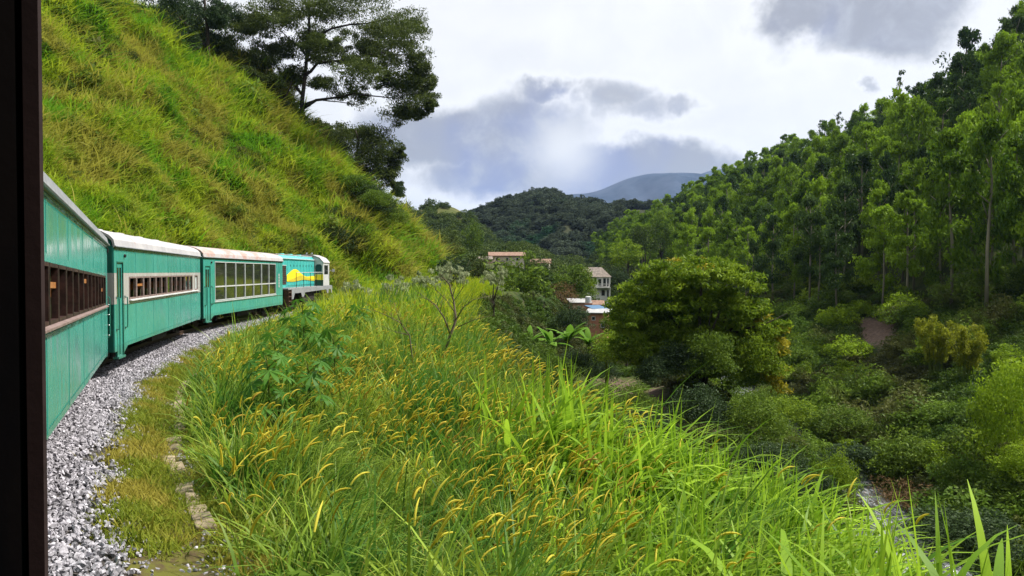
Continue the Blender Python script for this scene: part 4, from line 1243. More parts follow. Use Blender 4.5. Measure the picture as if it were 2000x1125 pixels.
tag(link('foxtail_heads', mesh_np('foxtail_heads', hv[0], [hv[1]], M_HEAD, hv[2], smooth=True)), 'arching yellow bristly seed heads of the foxtail grass', 'seed heads', kind='stuff')

# cane grass: big clumps with long arching blades along the rim of the bank
def cane_clump(seed, n, h, right=True):
    rg = np.random.default_rng(seed)
    base = np.stack([rg.normal(0, .30, n), rg.normal(0, .30, n), np.full(n, -.1)], 1)
    az = rg.normal(-.1, .8 if right else 1.6, n)
    V1 = blades(base, h * rg.uniform(.7, 1.35, n), .054 * rg.uniform(.5, 1.5, n), az, np.abs(rg.normal(.16, .20, n)), rg.uniform(.8, 3.0, n), 7, tint=rg.uniform(0, 1, n), twist=rg.normal(0, .3, n))
    m = n // 3                                                # upright spear leaves
    base = np.stack([rg.normal(0, .25, m), rg.normal(0, .25, m), np.full(m, -.1)], 1)
    V2 = blades(base, h * rg.uniform(.7, 1.15, m), .032 * rg.uniform(.7, 1.3, m), rg.uniform(0, 6.28, m), np.abs(rg.normal(.08, .08, m)), rg.uniform(.05, .5, m), 6, tint=rg.uniform(.3, 1, m))
    V, Q, T = merge([V1, V2])
    return mesh_np('cane_clump', V, Q, M_ELEPH, T)
CANE = [cane_clump(500 + k, 76, 1.0) for k in range(5)]

variants('shade_clump', [leafy_clump(340 + k, M_SHRUBLOW) for k in range(5)])
CANES = [(985, 830, 13.0), (1045, 700, 14.5), (1075, 715, 15), (1120, 745, 14), (1165, 790, 13), (1205, 800, 12), (1255, 785, 13), (1300, 850, 12), (1345, 840, 13), (1400, 860, 12.5),
         (1445, 880, 12), (1500, 900, 11.5), (1560, 930, 11), (1610, 955, 10.8), (1120, 900, 10.5), (1210, 930, 10), (1310, 950, 9.5), (1420, 985, 9.2), (1520, 1010, 9), (1640, 1010, 9), (1720, 1040, 8.6),
         (1230, 1040, 8.2), (1380, 1070, 8), (1560, 1080, 7.8), (1060, 1010, 8.8), (1800, 1010, 7.2), (1850, 1020, 6.8), (1880, 1060, 6.6), (1690, 1090, 7)]
CANE_SPEAR = [cane_clump(540 + k, 26, 1.0, False) for k in range(2)]
for i, (x, y, d) in enumerate(CANES):
    P = world(x, y, d); g = h1(P.x, P.y)
    hgt = min(max(P.z - g, 1.05), 2.8) * 1.12
    spear = x >= 1790
    o = link('cane_grass', CANE_SPEAR[i % 2] if spear else CANE[i % 5])
    o.location = (P.x, P.y, g); o.scale = (1.15, 1.15, hgt * 1.12) if not spear else (.8, .8, hgt * 1.15)
    o.scale = (hgt, hgt, hgt * (1.0 if not spear else 1.1))
    o.rotation_euler = (0, 0, random.uniform(-.5, .5))
    lab = {1: 'tallest bright green cane grass clump standing against the dark shrubs', 13: 'cane grass clump whose blades arch outermost over the river gorge'}.get(i)
    if lab: tag(o, lab, 'grass clump', 'cane grass clumps on the rim of the embankment')
    elif spear: tag(o, 'stiff spear-like cane grass blades rising in front of the river', 'grass clump', 'spear-like cane grass in front of the river')
    else: tag(o, 'bright green cane grass clump with arching blades on the embankment rim', 'grass clump', 'arching cane grass clumps among the foxtail grass')

# ------------------------------------------------------------------ tree builders
def crown_unit(seed, clumps, per, ln, wd, flat=1.0, low=-.75, lobes=.18, cr=(.20, .34), droop=.3):
    """round broad crown of unit radius made of leaf clumps with gaps between"""
    rg = np.random.default_rng(seed)
    d = unit(rg.normal(size=(clumps * 2, 3))); d = d[d[:, 2] > low][:clumps]
    lob = 1 + lobes * np.sin(d[:, :1] * 5 + seed) * np.cos(d[:, 1:2] * 4 + seed * 2) + rg.normal(0, .07, (len(d), 1))
    C = d * np.where(rg.uniform(0, 1, (len(d), 1)) < .75, rg.uniform(.62, .86, (len(d), 1)), rg.uniform(.2, .6, (len(d), 1))) * lob
    rr = rg.uniform(*cr, len(d))
    V, Q, T = blob_leaves(C, np.stack([rr, rr, rr * .68], 1), per, ln, wd, droop, rg)
    return V, Q, T
def crown_set(key, mat, nv=3, **k):
    out = []
    for v in range(nv):
        V, Q, T = crown_unit(v * 13 + 7 + len(key), **k); out.append(mesh_np('crown', V, [Q], mat, T))
    return out
def trunk_unit(seed, mat, r=.045, limbs=5, lean=.06):
    """unit-height trunk that forks into limbs"""
    rg = random.Random(seed); b = MB()
    p = [Vector((rg.uniform(-lean, lean) * k / 3, rg.uniform(-lean, lean) * k / 3, -.06 + k * .22)) for k in range(5)]
    b.tube(p, [r * 1.5, r, r * .85, r * .65, r * .35], 7)
    for k in range(limbs):
        a = 2 * math.pi * (k + rg.random() * .6) / limbs; q = p[2].lerp(p[4], rg.random() * .6)
        e = q + Vector((math.cos(a) * .26, math.sin(a) * .26, .22 + rg.random() * .12))
        b.tube([q, q.lerp(e, .5) + Vector((0, 0, -.02)), e], [r * .5, r * .35, r * .12], 5)
    return b.mesh('trunk', mat, True)
TRUNKS = [trunk_unit(k, M_BARK) for k in range(3)]
fine = dict(clumps=110, per=55, ln=.085, wd=.036)
mid = dict(clumps=64, per=42, ln=.13, wd=.055)
CR = {'oak': crown_set('oak', M_OAK, **mid), 'olive': crown_set('olive', M_OLIVE, **mid), 'dark': crown_set('dark', M_DARKLEAF, **mid), 'bush': crown_set('bush', M_BUSH, low=-.2, **mid),
      'lime': crown_set('lime', M_LIME, low=-.3, **mid), 'far': crown_set('far', M_OLIVEFAR, **mid), 'pale': crown_set('pale', M_PALE, clumps=36, per=24, ln=.26, wd=.07, droop=1.6, lobes=.5, cr=(.12, .22)),
      'dry': crown_set('dry', M_DRY, clumps=60, per=24, ln=.16, wd=.02), 'finedark': crown_set('finedark', M_DARKLEAF, low=-.3, **fine), 'fineoak': crown_set('fineoak', M_OAK, low=-.4, **fine),
      'finelime': crown_set('finelime', M_LIME, low=-.6, **fine), 'fineolive': crown_set('fineolive', M_OLIVE, low=-.5, **fine)}
cnt = 0
def tree(label, box, d, kind, cat='tree', name='tree', group=None, depth=None, trunk=True):
    """tree or shrub whose crown fills the photo box (x0, y0, x1, y1) at distance d"""
    global cnt; cnt += 1
    x0, y0, x1, y1 = box
    c = world((x0 + x1) / 2, (y0 + y1) / 2, d); w = (x1 - x0) / F * d / 2; h = (y1 - y0) / F * d / 2
    g = h1(c.x, c.y)
    o = thing(name, label, cat, (c.x, c.y, min(g, c.z - h * .6)), cnt * 1.7, group)
    k = link('crown', CR[kind][cnt % len(CR[kind])], o)
    k.location = (0, 0, c.z - o.location.z); k.scale = (w, (depth or 1.0) * w, h)
    if trunk:
        t = link('trunk', TRUNKS[cnt % 3], o); hh = max(c.z + h * .3 - o.location.z, .5)
        t.scale = (min(hh, w * 1.6), min(hh, w * 1.6), hh)
    return o

# ------------------------------------------------------------------ trees on the crest of the bank
def cluster_tree(name, label, d, base_px, clusters, limbs, mat, seed, ln=.40, wd=.125, per=95, sub=30, bark=M_BARK, droop=.8, cat='tree', kdepth=.8, tones=None):
    d = min(on_land(base_px[0], base_px[1] + 3, 40, 135), 118); b = world(*base_px, d); g = h1(b.x, b.y)
    b.z = g
    o = thing(name, label, cat, tuple(b))
    rg = np.random.default_rng(seed); cs = []; rs = []
    for (x, y, rx, ry) in clusters:
        rx, ry = rx * 1.42, ry * 1.45
        c = world(x, y, d); s = d / F; dz = rg.normal(0, kdepth) * rx * s * 1.4
        for k in range(sub):
            v = unit(rg.normal(size=3)) * rg.uniform(.25, 1.0)
            cs.append((c.x + v[0] * rx * s, c.y + dz + v[1] * rx * s, c.z + v[2] * ry * s))
            q = rg.uniform(.26, .55) * min(rx, ry * 1.5) * s; rs.append((q, q, q * .62))
    V, Q, T = blob_leaves(np.array(cs), np.array(rs), per, ln, wd, droop, rg, shell=.2)
    V = V - np.array(b)
    link('crown', mesh_np('crown', V, [Q], mat, T), o)
    t = MB()
    for pts, r0, r1 in limbs:
        P = [world(x, y, d) - b for x, y in pts]
        for i, p in enumerate(P[1:], 1): p.y += rg.normal(0, .35) * i
        if pts[0] == base_px: P[0] = Vector((0, 0, -.8))
        Q2 = []
        for i in range(len(P) - 1):
            Q2 += [P[i], P[i].lerp(P[i + 1], .5) + Vector(rg.normal(0, .10, 3))]
        Q2.append(P[-1])
        t.tube(Q2, [r0 + (r1 - r0) * i / (len(Q2) - 1) for i in range(len(Q2))], 8)
    t.build('trunk', bark, o, smooth=True)
    return o
cluster_tree('spreading_tree', 'tall dark spreading tree with a bare trunk on the crest of the grassy bank', 88, (592, 290),
    [(600, 5, 50, 30), (655, 5, 50, 30), (715, 8, 50, 30), (770, 25, 40, 35), (560, 25, 35, 25), (640, 40, 40, 18), (690, 45, 45, 16), (740, 52, 40, 18), (795, 50, 28, 30),
     (745, 92, 40, 18), (785, 92, 40, 24), (815, 112, 24, 40), (715, 88, 30, 12), (790, 130, 40, 18), (735, 128, 40, 13), (690, 118, 30, 9),
     (680, 178, 38, 16), (725, 182, 40, 20), (770, 192, 36, 20), (805, 196, 34, 20), (835, 176, 16, 30), (822, 140, 22, 26), (795, 160, 34, 22), (645, 172, 24, 12), (760, 160, 30, 12),
     (640, 92, 34, 18), (620, 98, 26, 22), (655, 118, 30, 10), (478, 55, 26, 16), (505, 66, 32, 18), (545, 75, 34, 20), (520, 100, 34, 14), (568, 105, 26, 16), (575, 58, 28, 24), (600, 60, 24, 20),
     (500, 135, 22, 14), (545, 140, 24, 18), (525, 165, 18, 12), (575, 150, 22, 14), (840, 205, 10, 14), (815, 222, 12, 10), (785, 215, 16, 8)],
    [([(592, 290), (594, 245), (596, 200), (597, 130), (603, 70), (612, 0)], .42, .14), ([(596, 212), (620, 198), (660, 188), (720, 186), (780, 195)], .26, .05), ([(595, 190), (565, 160), (540, 130), (515, 95)], .24, .06),
     ([(597, 150), (622, 126), (680, 118), (745, 108), (800, 105)], .26, .05), ([(601, 85), (650, 58), (720, 48), (780, 40)], .22, .05), ([(599, 110), (575, 85), (550, 60)], .18, .05),
     ([(596, 205), (630, 196), (660, 200), (700, 205)], .14, .04), ([(597, 125), (640, 105), (690, 95)], .14, .04)], M_ACACIA, 11)
cluster_tree('leaning_tree', 'dark tree with crooked leaning stems beside the tall spreading tree', 86, (562, 262),
    [(440, 140, 28, 14), (470, 118, 28, 18), (500, 160, 20, 12), (455, 95, 26, 16), (530, 190, 18, 10), (560, 215, 16, 12), (480, 180, 22, 14), (430, 165, 24, 14), (510, 125, 24, 14), (545, 170, 18, 12), (520, 215, 24, 14), (575, 235, 18, 12)],
    [([(562, 262), (546, 218), (505, 165), (445, 140), (405, 108), (370, 70)], .34, .10), ([(546, 218), (560, 185), (572, 160)], .2, .06), ([(510, 172), (508, 140), (512, 105)], .2, .05)], M_ACACIA, 12)
cluster_tree('crest_tree', 'rounded dark tree hanging over the end of the grassy bank', 92, (690, 352),
    [(660, 245, 30, 14), (690, 258, 34, 20), (722, 268, 32, 22), (748, 292, 30, 26), (765, 318, 20, 22), (705, 300, 34, 26), (735, 325, 30, 22), (640, 268, 24, 18), (665, 290, 28, 22), (720, 352, 28, 18), (690, 335, 28, 20), (640, 300, 22, 18), (615, 275, 18, 14),
     (755, 345, 18, 16), (778, 372, 10, 14), (655, 325, 24, 18), (780, 300, 10, 10), (625, 245, 20, 10)],
    [([(690, 352), (695, 310), (700, 275), (690, 250)], .30, .08), ([(696, 315), (725, 295), (750, 285)], .16, .05), ([(695, 320), (665, 290), (645, 270)], .16, .05)], M_ACACIA, 13)
cluster_tree('crest_tree', 'dense near-black tree at the top of the bank with sky beside its trunk', 84, (412, 132),
    [(340, 15, 44, 30), (385, 35, 36, 34), (325, 60, 30, 26), (370, 80, 34, 22), (350, 45, 40, 30), (425, 12, 26, 18), (430, 45, 18, 16), (400, 70, 22, 18), (310, 25, 26, 26), (340, 95, 28, 14), (395, 105, 30, 12), (375, 5, 40, 16), (300, 55, 22, 18)],
    [([(412, 132), (411, 60), (409, -10)], .30, .14), ([(412, 100), (380, 60), (350, 30)], .2, .06), ([(411, 60), (430, 30), (450, 10)], .12, .04)], M_DARKLEAF, 14)
for i, (x, y, r_) in enumerate([(262, 40, 70), (190, 14, 60), (322, 78, 44)]):
    d_ = on_land(x, y + 18, 30, 130); P = world(x, y + 18, d_); gz = h1(P.x, P.y)
    root = thing('frond_shrub', ['feathery dark frond shrub on the bank top between grass and black tree', 'feathery dark frond shrub on the bank top, farthest from the black tree', 'small feathery frond shrub right against the black tree on the bank'][i], 'shrub', (P.x, P.y, gz))
    rg = np.random.default_rng(60 + i); parts_ = []; R_ = r_ / F * d_
    for k in range(26):
        a = rg.uniform(0, 6.28); L_ = R_ * rg.uniform(.6, 1.1); st0 = np.array([rg.normal(0, .25) * R_, rg.normal(0, .25) * R_, .1])
        tt = np.linspace(.10, 1, 24); e = rg.uniform(.3, 1.3)
        rx_ = np.stack([np.cos(a) * tt * L_, np.sin(a) * tt * L_, e * tt * L_ - .8 * (tt ** 2) * L_], 1) + st0
        for sg in (-1, 1):
            parts_.append(blades(rx_, R_ * .26 * np.sin(np.pi * np.clip(tt * .9 + .08, 0, 1)) + .1, .13, np.full(24, a + sg * 1.1), np.full(24, 1.25), np.full(24, .5), 2))
    V, Q, T = merge(parts_); link('fronds', mesh_np('fronds', V, Q, M_FROND, T), root)
    MB().tube([(0, 0, -.5), (.05, 0, .3)], [.12, .08], 6).build('stem', M_BARK, root)
# bright leafy plants and dark shrubs dotted over the bank
BANKP = [(500, 325, 60, .9, 'finelime', 'bright lime broad-leaved bush in the middle of the grassy bank'), (470, 270, 70, .8, 'finelime', 'small bright lime bush high in the grassy bank'),
         (135, 250, 38, 1.1, 'bush', 'leafy bush at the edge of the window on the grassy bank'), (120, 360, 34, .9, 'bush', 'dark leafy bush low on the bank above the first coach'),
         (620, 440, 62, 1.6, 'fineoak', 'dark overhanging shrub on the bank above the locomotive'), (560, 400, 66, 1.3, 'fineoak', 'dark green shrub on the bank above the panorama coach'),
         (700, 440, 84, 2.2, 'finedark', 'dark shrub in the hollow of the bank beyond the locomotive'), (735, 395, 88, 2.0, 'fineoak', 'green shrub under the rounded tree at the bank end'),
         (600, 300, 84, 2.2, 'finedark', 'dark low shrub at the foot of the spreading tree'), (660, 350, 86, 2.0, 'finedark', 'dark shrub at the foot of the rounded crest tree'), (520, 235, 80, 1.8, 'finedark', 'low dark shrub below the leaning tree stems'),
         (465, 190, 78, 1.6, 'finedark', 'low dark shrub above the middle of the bank'), (380, 140, 74, 1.5, 'fineoak', 'green shrub below the black tree on the bank')]
DK = [(480, 192, 2.0), (508, 218, 2.2), (540, 250, 2.0), (575, 275, 2.0), (625, 312, 2.6), (648, 330, 2.4), (672, 352, 2.8), (700, 372, 2.6), (722, 392, 2.8), (748, 412, 2.4), (768, 432, 2.2), (640, 465, 2.2), (662, 485, 2.8), (690, 470, 3.0), (650, 430, 2.4), (682, 445, 2.6),
      (712, 500, 2.0), (740, 480, 2.0), (600, 470, 1.5), (430, 160, 1.8), (660, 400, 2.0), (700, 425, 2.2), (455, 172, 2.0), (588, 300, 1.8)]
for k, (x, y, r_) in enumerate(DK):
    BANKP.append((x, y, 95, r_, 'fineoak' if k % 3 == 1 else 'finedark', '%s shrub on the bank end %s' % ('green' if k % 3 == 1 else 'dark', 'below the spreading tree' if x < 600 else 'below the rounded crest tree' if y > 440 else 'near the spreading tree' if x < 660 else 'along the falling ridge')))
bk = random.Random(19)
while len(BANKP) < 95:
    x, y = bk.uniform(95, 760), bk.uniform(60, 500)
    if y < 110 + (x - 330) * .82 + 25 or y > 340 + (x - 90) * .33: continue
    kd = bk.choice(['fineoak', 'finelime', 'bush', 'finedark', 'fineoak', 'bush'])
    BANKP.append((x, y, 70, bk.uniform(.45, 1.3), kd, '%s bush amid the bank grass %s' % ({'fineoak': 'green', 'finelime': 'bright lime', 'bush': 'mid green', 'finedark': 'dark'}[kd], 'above the nearest coach' if x < 210 else 'above the second coach' if x < 400 else 'above the panorama coach' if x < 550 else 'beyond the locomotive')))
for (x, y, d_, r_, kd, lab) in BANKP:
    dd = on_land(x, y, 20, 130)
    if dd > 125: dd = d_
    s_ = dd / F
    tree(lab, (x - r_ / s_, y - r_ * .8 / s_, x + r_ / s_, y + r_ * .6 / s_), dd, kd, 'shrub', 'shrub', 'shrubs on the grassy bank', trunk=False)

# ------------------------------------------------------------------ the big dome-shaped tree by the river terrace
d_ = 60; b = world(1365, 735, d_); g = h1(b.x, b.y)
big = thing('dome_tree', 'big dome-shaped olive tree with golden edges standing on the terrace by the river', 'tree', (b.x, b.y, g))
rg = np.random.default_rng(77)
DOME = [(1345, 545, 110, 45), (1400, 560, 95, 45), (1280, 575, 70, 45), (1250, 620, 60, 50), (1330, 610, 100, 50), (1420, 620, 80, 55), (1465, 655, 60, 50), (1490, 690, 45, 45), (1500, 650, 34, 34), (1440, 700, 60, 40), (1260, 690, 60, 40), (1320, 680, 60, 36), (1380, 525, 60, 22), (1220, 600, 30, 26), (1500, 730, 34, 26), (1395, 690, 50, 36), (1230, 680, 40, 40), (1290, 715, 50, 34), (1360, 725, 50, 30), (1430, 735, 50, 30), (1495, 745, 36, 26), (1330, 590, 70, 40), (1400, 600, 70, 40), (1300, 655, 60, 40), (1425, 665, 56, 40), (1360, 650, 50, 30)]
C0 = []; R0 = []; C1 = []; R1 = []
for (x, y, rx, ry) in DOME:
    c = world(x, y, d_); s_ = d_ / F
    for k in range(int(rx * ry / 62)):
        v = unit(rg.normal(size=3)); v[2] = abs(v[2]) if rg.random() < .75 else v[2]; v = v * rg.uniform(.7, 1.0)
        px_ = x + v[0] * rx
        q = rg.uniform(.55, .95)
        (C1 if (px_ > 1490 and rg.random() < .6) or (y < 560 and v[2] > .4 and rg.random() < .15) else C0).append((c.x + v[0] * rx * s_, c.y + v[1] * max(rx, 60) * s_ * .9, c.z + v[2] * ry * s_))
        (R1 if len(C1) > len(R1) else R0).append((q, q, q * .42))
V, Q, T = blob_leaves(np.array(C0) - np.array((b.x, b.y, g)), np.array(R0), 62, .42, .13, .55, rg, shell=.3)
link('crown', mesh_np('crown', V, [Q], M_OLIVE, T), big)
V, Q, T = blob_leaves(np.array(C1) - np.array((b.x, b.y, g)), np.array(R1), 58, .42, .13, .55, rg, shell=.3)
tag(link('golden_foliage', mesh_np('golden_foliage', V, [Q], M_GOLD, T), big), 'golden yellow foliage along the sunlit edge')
t = MB()
for k in range(10):
    a = 2 * math.pi * k / 10 + rg.uniform(-.2, .2); e = Vector((math.cos(a) * rg.uniform(2.0, 4.6), math.sin(a) * rg.uniform(2, 4), rg.uniform(6.2, 8.6)))
    m_ = Vector((e.x * .28, e.y * .28, e.z * .5)); st_ = Vector((math.cos(a) * .3, math.sin(a) * .3, -.3))
    t.tube([st_, m_ + Vector(rg.normal(0, .15, 3)), m_.lerp(e, .5), e], [.2, .15, .10, .03], 7)
    for q in range(2):
        e2 = e + Vector(rg.normal(0, 1.0, 3)); t.tube([m_.lerp(e, .4), m_.lerp(e2, .7), e2], [.09, .06, .02], 5)
t.build('trunk', M_BARK, big, smooth=True)

# ------------------------------------------------------------------ trees and shrubs of the valley, each where it stands
VAL = [('dark round-topped tree on the valley floor in front of the tiled roofs', (930, 497, 1088, 640), 95, 'oak'),
       ('shadowy tree right behind the grassy shoulder, below the round-topped tree', (950, 590, 1030, 720), 72, 'dark'),  # dark leaf colour carries the shade this tree stands in
       ('green tree beside the white house in the valley', (1072, 505, 1160, 600), 118, 'oak'),
       ('bright bushy tree below the white house', (1128, 535, 1172, 590), 128, 'olive'),
       ('brown leafless-looking tree between the palm and the white house', (1062, 545, 1130, 605), 108, 'dry'),
       ('clipped dome-shaped dark shrub in front of the brick shack', (1074, 598, 1160, 660), 84, 'finedark'),
       ('small green tree behind the palm trunk', (1008, 598, 1062, 668), 88, 'oak'),
       ('low green bush beneath the banana plants', (1000, 665, 1100, 748), 62, 'fineoak'),
       ('dark bush beneath the banana plants beside the dirt yard', (1080, 680, 1165, 745), 60, 'finedark'),
       ('light green tree at the corner of the brick shack', (1186, 590, 1262, 690), 76, 'olive'),
       ('dark tree between the white house and the wooded slope', (1190, 520, 1232, 570), 150, 'dark'),
       ('light green tree at the foot of the wooded slope behind the white house', (1188, 468, 1262, 530), 165, 'olive'),
       ('olive bush at the left foot of the big dome tree', (1150, 640, 1262, 735), 64, 'fineolive'),
       ('leafy tree below the house showing only its brown tile roof', (1030, 522, 1096, 575), 140, 'far'),
       ('tall dark tree in the gap between the palm and the brick shack', (1085, 590, 1130, 660), 80, 'dark'),
       ('dark leafy tree below the pink walled hut', (1000, 600, 1045, 680), 82, 'dark'),
       ('mid green bush at the near corner of the dirt yard', (1195, 745, 1290, 835), 50, 'fineoak'),
       ('dark bush on the far side of the dirt yard', (1140, 700, 1215, 765), 68, 'finedark'),
       ('dark bush hiding the trunk of the big dome tree', (1330, 640, 1450, 770), 56, 'fineoak'),
       ('dark green bush beside the dirt yard at the foot of the dome tree', (1235, 690, 1330, 775), 56, 'finedark'),
       ('leafy bush hiding the stems of the banana plants', (1030, 690, 1130, 770), 58, 'fineoak'),
       ('leafy green tree in front of the brick shack and its neighbours', (1100, 628, 1152, 690), 92, 'oak'),
       ('leafy tree between the brick shack and the white house', (1118, 570, 1158, 604), 112, 'far'),
       ('green tree overlapping the corner of the brick shack', (1172, 606, 1230, 668), 90, 'oak'),
       ('dark tree in front of the long cream house', (958, 505, 1000, 545), 150, 'far'),
       ('olive-green bush behind the trunk of the big dome tree', (1395, 680, 1520, 780), 63, 'fineoak'),
       ('dark bush under the crown of the big dome tree', (1270, 665, 1400, 760), 57, 'finedark'),
       ('yellowish bush at the outer edge below the big dome tree', (1430, 640, 1535, 765), 58, 'fineolive'),
       ('broad dark shrub between the dirt yard and the river', (1295, 745, 1440, 880), 47, 'finedark'),
       ('grey-green shrub next to the broad dark shrub above the river', (1410, 765, 1540, 880), 46, 'fineoak'),
       ('round green mound of a shrub in front of the dirt yard', (1100, 742, 1228, 860), 44, 'fineoak'),
       ('light flowering bush on the river bank', (1500, 845, 1600, 940), 41, 'bush'),
       ('reddish-topped bush leaning over the river', (1588, 878, 1682, 1010), 38, 'fineolive'),
       ('pale green bush at the edge of the river water', (1640, 965, 1705, 1075), 34, 'bush'),
       ('dark shrub filling the gorge behind the arching cane grass', (1440, 860, 1580, 960), 36, 'finedark'),
       ('dark shrub below the cane grass at the gorge edge', (1540, 930, 1650, 1040), 31, 'finedark'),
       ('shadowed shrub in the gorge behind the tallest cane grass', (1200, 800, 1330, 900), 38, 'finedark'),
       ('bright yellow-green tree at the edge of the view above the river', (1900, 690, 2035, 935), 47, 'finelime'),
       ('second bright tree low at the edge of the view above the river', (1950, 860, 2060, 960), 44, 'finelime'),
       ('dark overhanging bush across the river', (1780, 990, 2010, 1130), 34, 'finedark'),
       ('brownish brush overhanging the far side of the river', (1700, 930, 1830, 1010), 50, 'dry'),
       ('dark green bush above the brownish brush across the river', (1740, 850, 1880, 960), 54, 'fineoak'),
       ('grey-green bush across the river beneath the bright edge tree', (1830, 880, 1950, 1010), 47, 'bush'),
       ('olive bush on the lower slope across the river', (1480, 770, 1610, 855), 68, 'fineolive'),
       ('green bush on the slope across the river beside the dark hollow', (1590, 790, 1720, 875), 64, 'fineoak'),
       ('dark bush in the hollow across the river', (1600, 860, 1720, 930), 58, 'dark'),
       ('narrow dark conifer at the end of the grassy bank', (782, 390, 818, 460), 150, 'dark'),
       ('dark tree below the grassy round hill beside the conifer', (800, 440, 862, 495), 165, 'far'),
       ('dark tree in front of the grassy round hill', (846, 440, 905, 502), 180, 'far'),
       ('tall light tree standing alone below the round hill', (902, 428, 944, 505), 190, 'oak'),
       ('small dark tree behind the white gabled house', (830, 450, 880, 505), 140, 'far'),
       ('pale tree in front of the dark trees below the round hill', (868, 470, 910, 525), 120, 'bush'),
       ('dark tree beside the long tiled roof', (905, 490, 960, 550), 112, 'far'),
       ('dark tree between the white gabled house and the grassy shoulder', (852, 495, 925, 560), 100, 'dark'),
       ('dark bushy tree above the bank end', (770, 355, 792, 400), 96, 'finedark'),
       ('low dark hedge-like tree behind the long tiled roof', (1025, 500, 1080, 545), 150, 'far'),
       ('dark tree at the edge of the wooded slope above the white house', (1228, 430, 1290, 520), 190, 'far'),
       ('rounded tree beside the dark tree at the wooded slope edge', (1262, 410, 1320, 500), 200, 'oak')]
for lab, box, dd, kd in VAL:
    small = 'shrub' in lab or 'bush' in lab or 'brush' in lab
    tree(lab, box, dd, kd, 'shrub' if small else 'tree', 'shrub' if small else 'valley_tree', trunk=not small and 'edge of the view' not in lab)

# palm with a thin trunk
dd = 90; P = world(1060, 585, dd); g = h1(P.x, P.y)
pt = thing('palm_tree', 'slender palm with a thin pale trunk among the valley trees', 'palm', (P.x, P.y, g))
MB().tube([(0, 0, -.2), (.1, 0, (P.z - g) * .5), (0, 0, P.z - g)], [.16, .12, .10], 8).build('trunk', M_PALEBARK, pt, smooth=True)
rg = np.random.default_rng(5)
for k in range(11):
    a = k * .571 + rg.uniform(-.2, .2); tt = np.linspace(.1, 1, 18); L_ = 2.1; e = rg.uniform(.15, .8)
    rx_ = np.stack([np.cos(a) * tt * L_, np.sin(a) * tt * L_, e * tt * L_ - .9 * tt ** 2 * L_ + (P.z - g)], 1)
    V, Q, T = merge([blades(rx_, .5, .08, np.full(18, a + sg * 1.0), np.full(18, 1.5), np.full(18, .7), 2) for sg in (-1, 1)])
    link('frond', mesh_np('frond', V, Q, M_FROND, T), pt)

# banana plants
def banana_leaf():
    b = MB(); n = 7
    for k in range(n + 1):
        t = k / n; w = .28 * math.sin(math.pi * min(1, .12 + t * .9)) ** .6 if k < n else .02
        x = t * 1.9; z = .9 * t * 1.0 - .95 * t * t
        b.v += [(x, -w, z - .10 * w), (x, 0, z + .03), (x, w, z - .10 * w)]
    for k in range(n):
        for j in (0, 1): b.f.append((k * 3 + j, k * 3 + j + 1, k * 3 + j + 4, k * 3 + j + 3))
    return b.mesh('leaf', M_BANANA, True)
BL = banana_leaf()
for i, (x, y, dd, sc_) in enumerate([(1035, 668, 66, 1.0), (1075, 672, 64, 1.1), (1110, 660, 67, 1.2), (1150, 668, 69, 1.0), (1185, 690, 66, .8)]):
    P = world(x, y, dd); g = h1(P.x, P.y); hh = max(P.z - g, .6)
    o = thing('banana_plant', ['banana plant nearest the grassy shoulder in the row on the terrace', 'second banana plant from the grassy shoulder, broad leaves', 'banana plant with the tallest upright leaves in the row', 'banana plant next to last in the row towards the dome tree', 'small banana plant closest to the big dome tree'][i], 'banana plant', (P.x, P.y, g), 0, 'banana plants on the terrace')
    MB().tube([(0, 0, -.2), (0, 0, hh)], [.16, .09], 8).build('stem', M_STEM, o)
    for k in range(9):
        l = link('leaf', BL, o); l.location = (0, 0, hh * .95); l.scale = (sc_,) * 3
        l.rotation_euler = (random.uniform(-.3, .3), random.uniform(-.9, .1), k * .72 + random.uniform(-.3, .3))

# bamboo clumps on the slope across the river
for i, (x, y0, y1, r_) in enumerate([(1828, 628, 745, 42), (1888, 640, 750, 44)]):
    dd = on_land(x, y1, 30, 150); P = world(x, y1, dd); g = h1(P.x, P.y); hh = (y1 - y0) / F * dd * 1.05; rr = r_ / F * dd
    o = thing('bamboo_clump', ['yellow-green bamboo clump on the slope, nearer the red dirt scar', 'yellow-green bamboo clump on the slope, farther from the red dirt scar'][i], 'bamboo', (P.x, P.y, g), 0, 'bamboo clumps across the river')
    rg = np.random.default_rng(90 + i); cs = []; st_ = MB()
    for k in range(16):
        a = rg.uniform(0, 6.28); q = rg.uniform(.2, 1); e = np.array([math.cos(a) * rr * q, math.sin(a) * rr * q, hh * rg.uniform(.7, 1.0)])
        st_.tube([(e[0] * .2, e[1] * .2, -.3), tuple(e * np.array([.45, .45, .6])), tuple(e)], [.05, .04, .015], 5)
        for f_ in (.45, .6, .75, .9, 1.0): cs.append(e * np.array([f_, f_, f_]) + rg.normal(0, .12, 3))
    V, Q, T = blob_leaves(np.array(cs), np.full(len(cs), .42) * rr / 2.2, 60, .34, .07, .8, rg, shell=.1)
    link('foliage', mesh_np('foliage', V, [Q], M_BAMBOO, T), o); st_.build('stems', M_STEM, o)

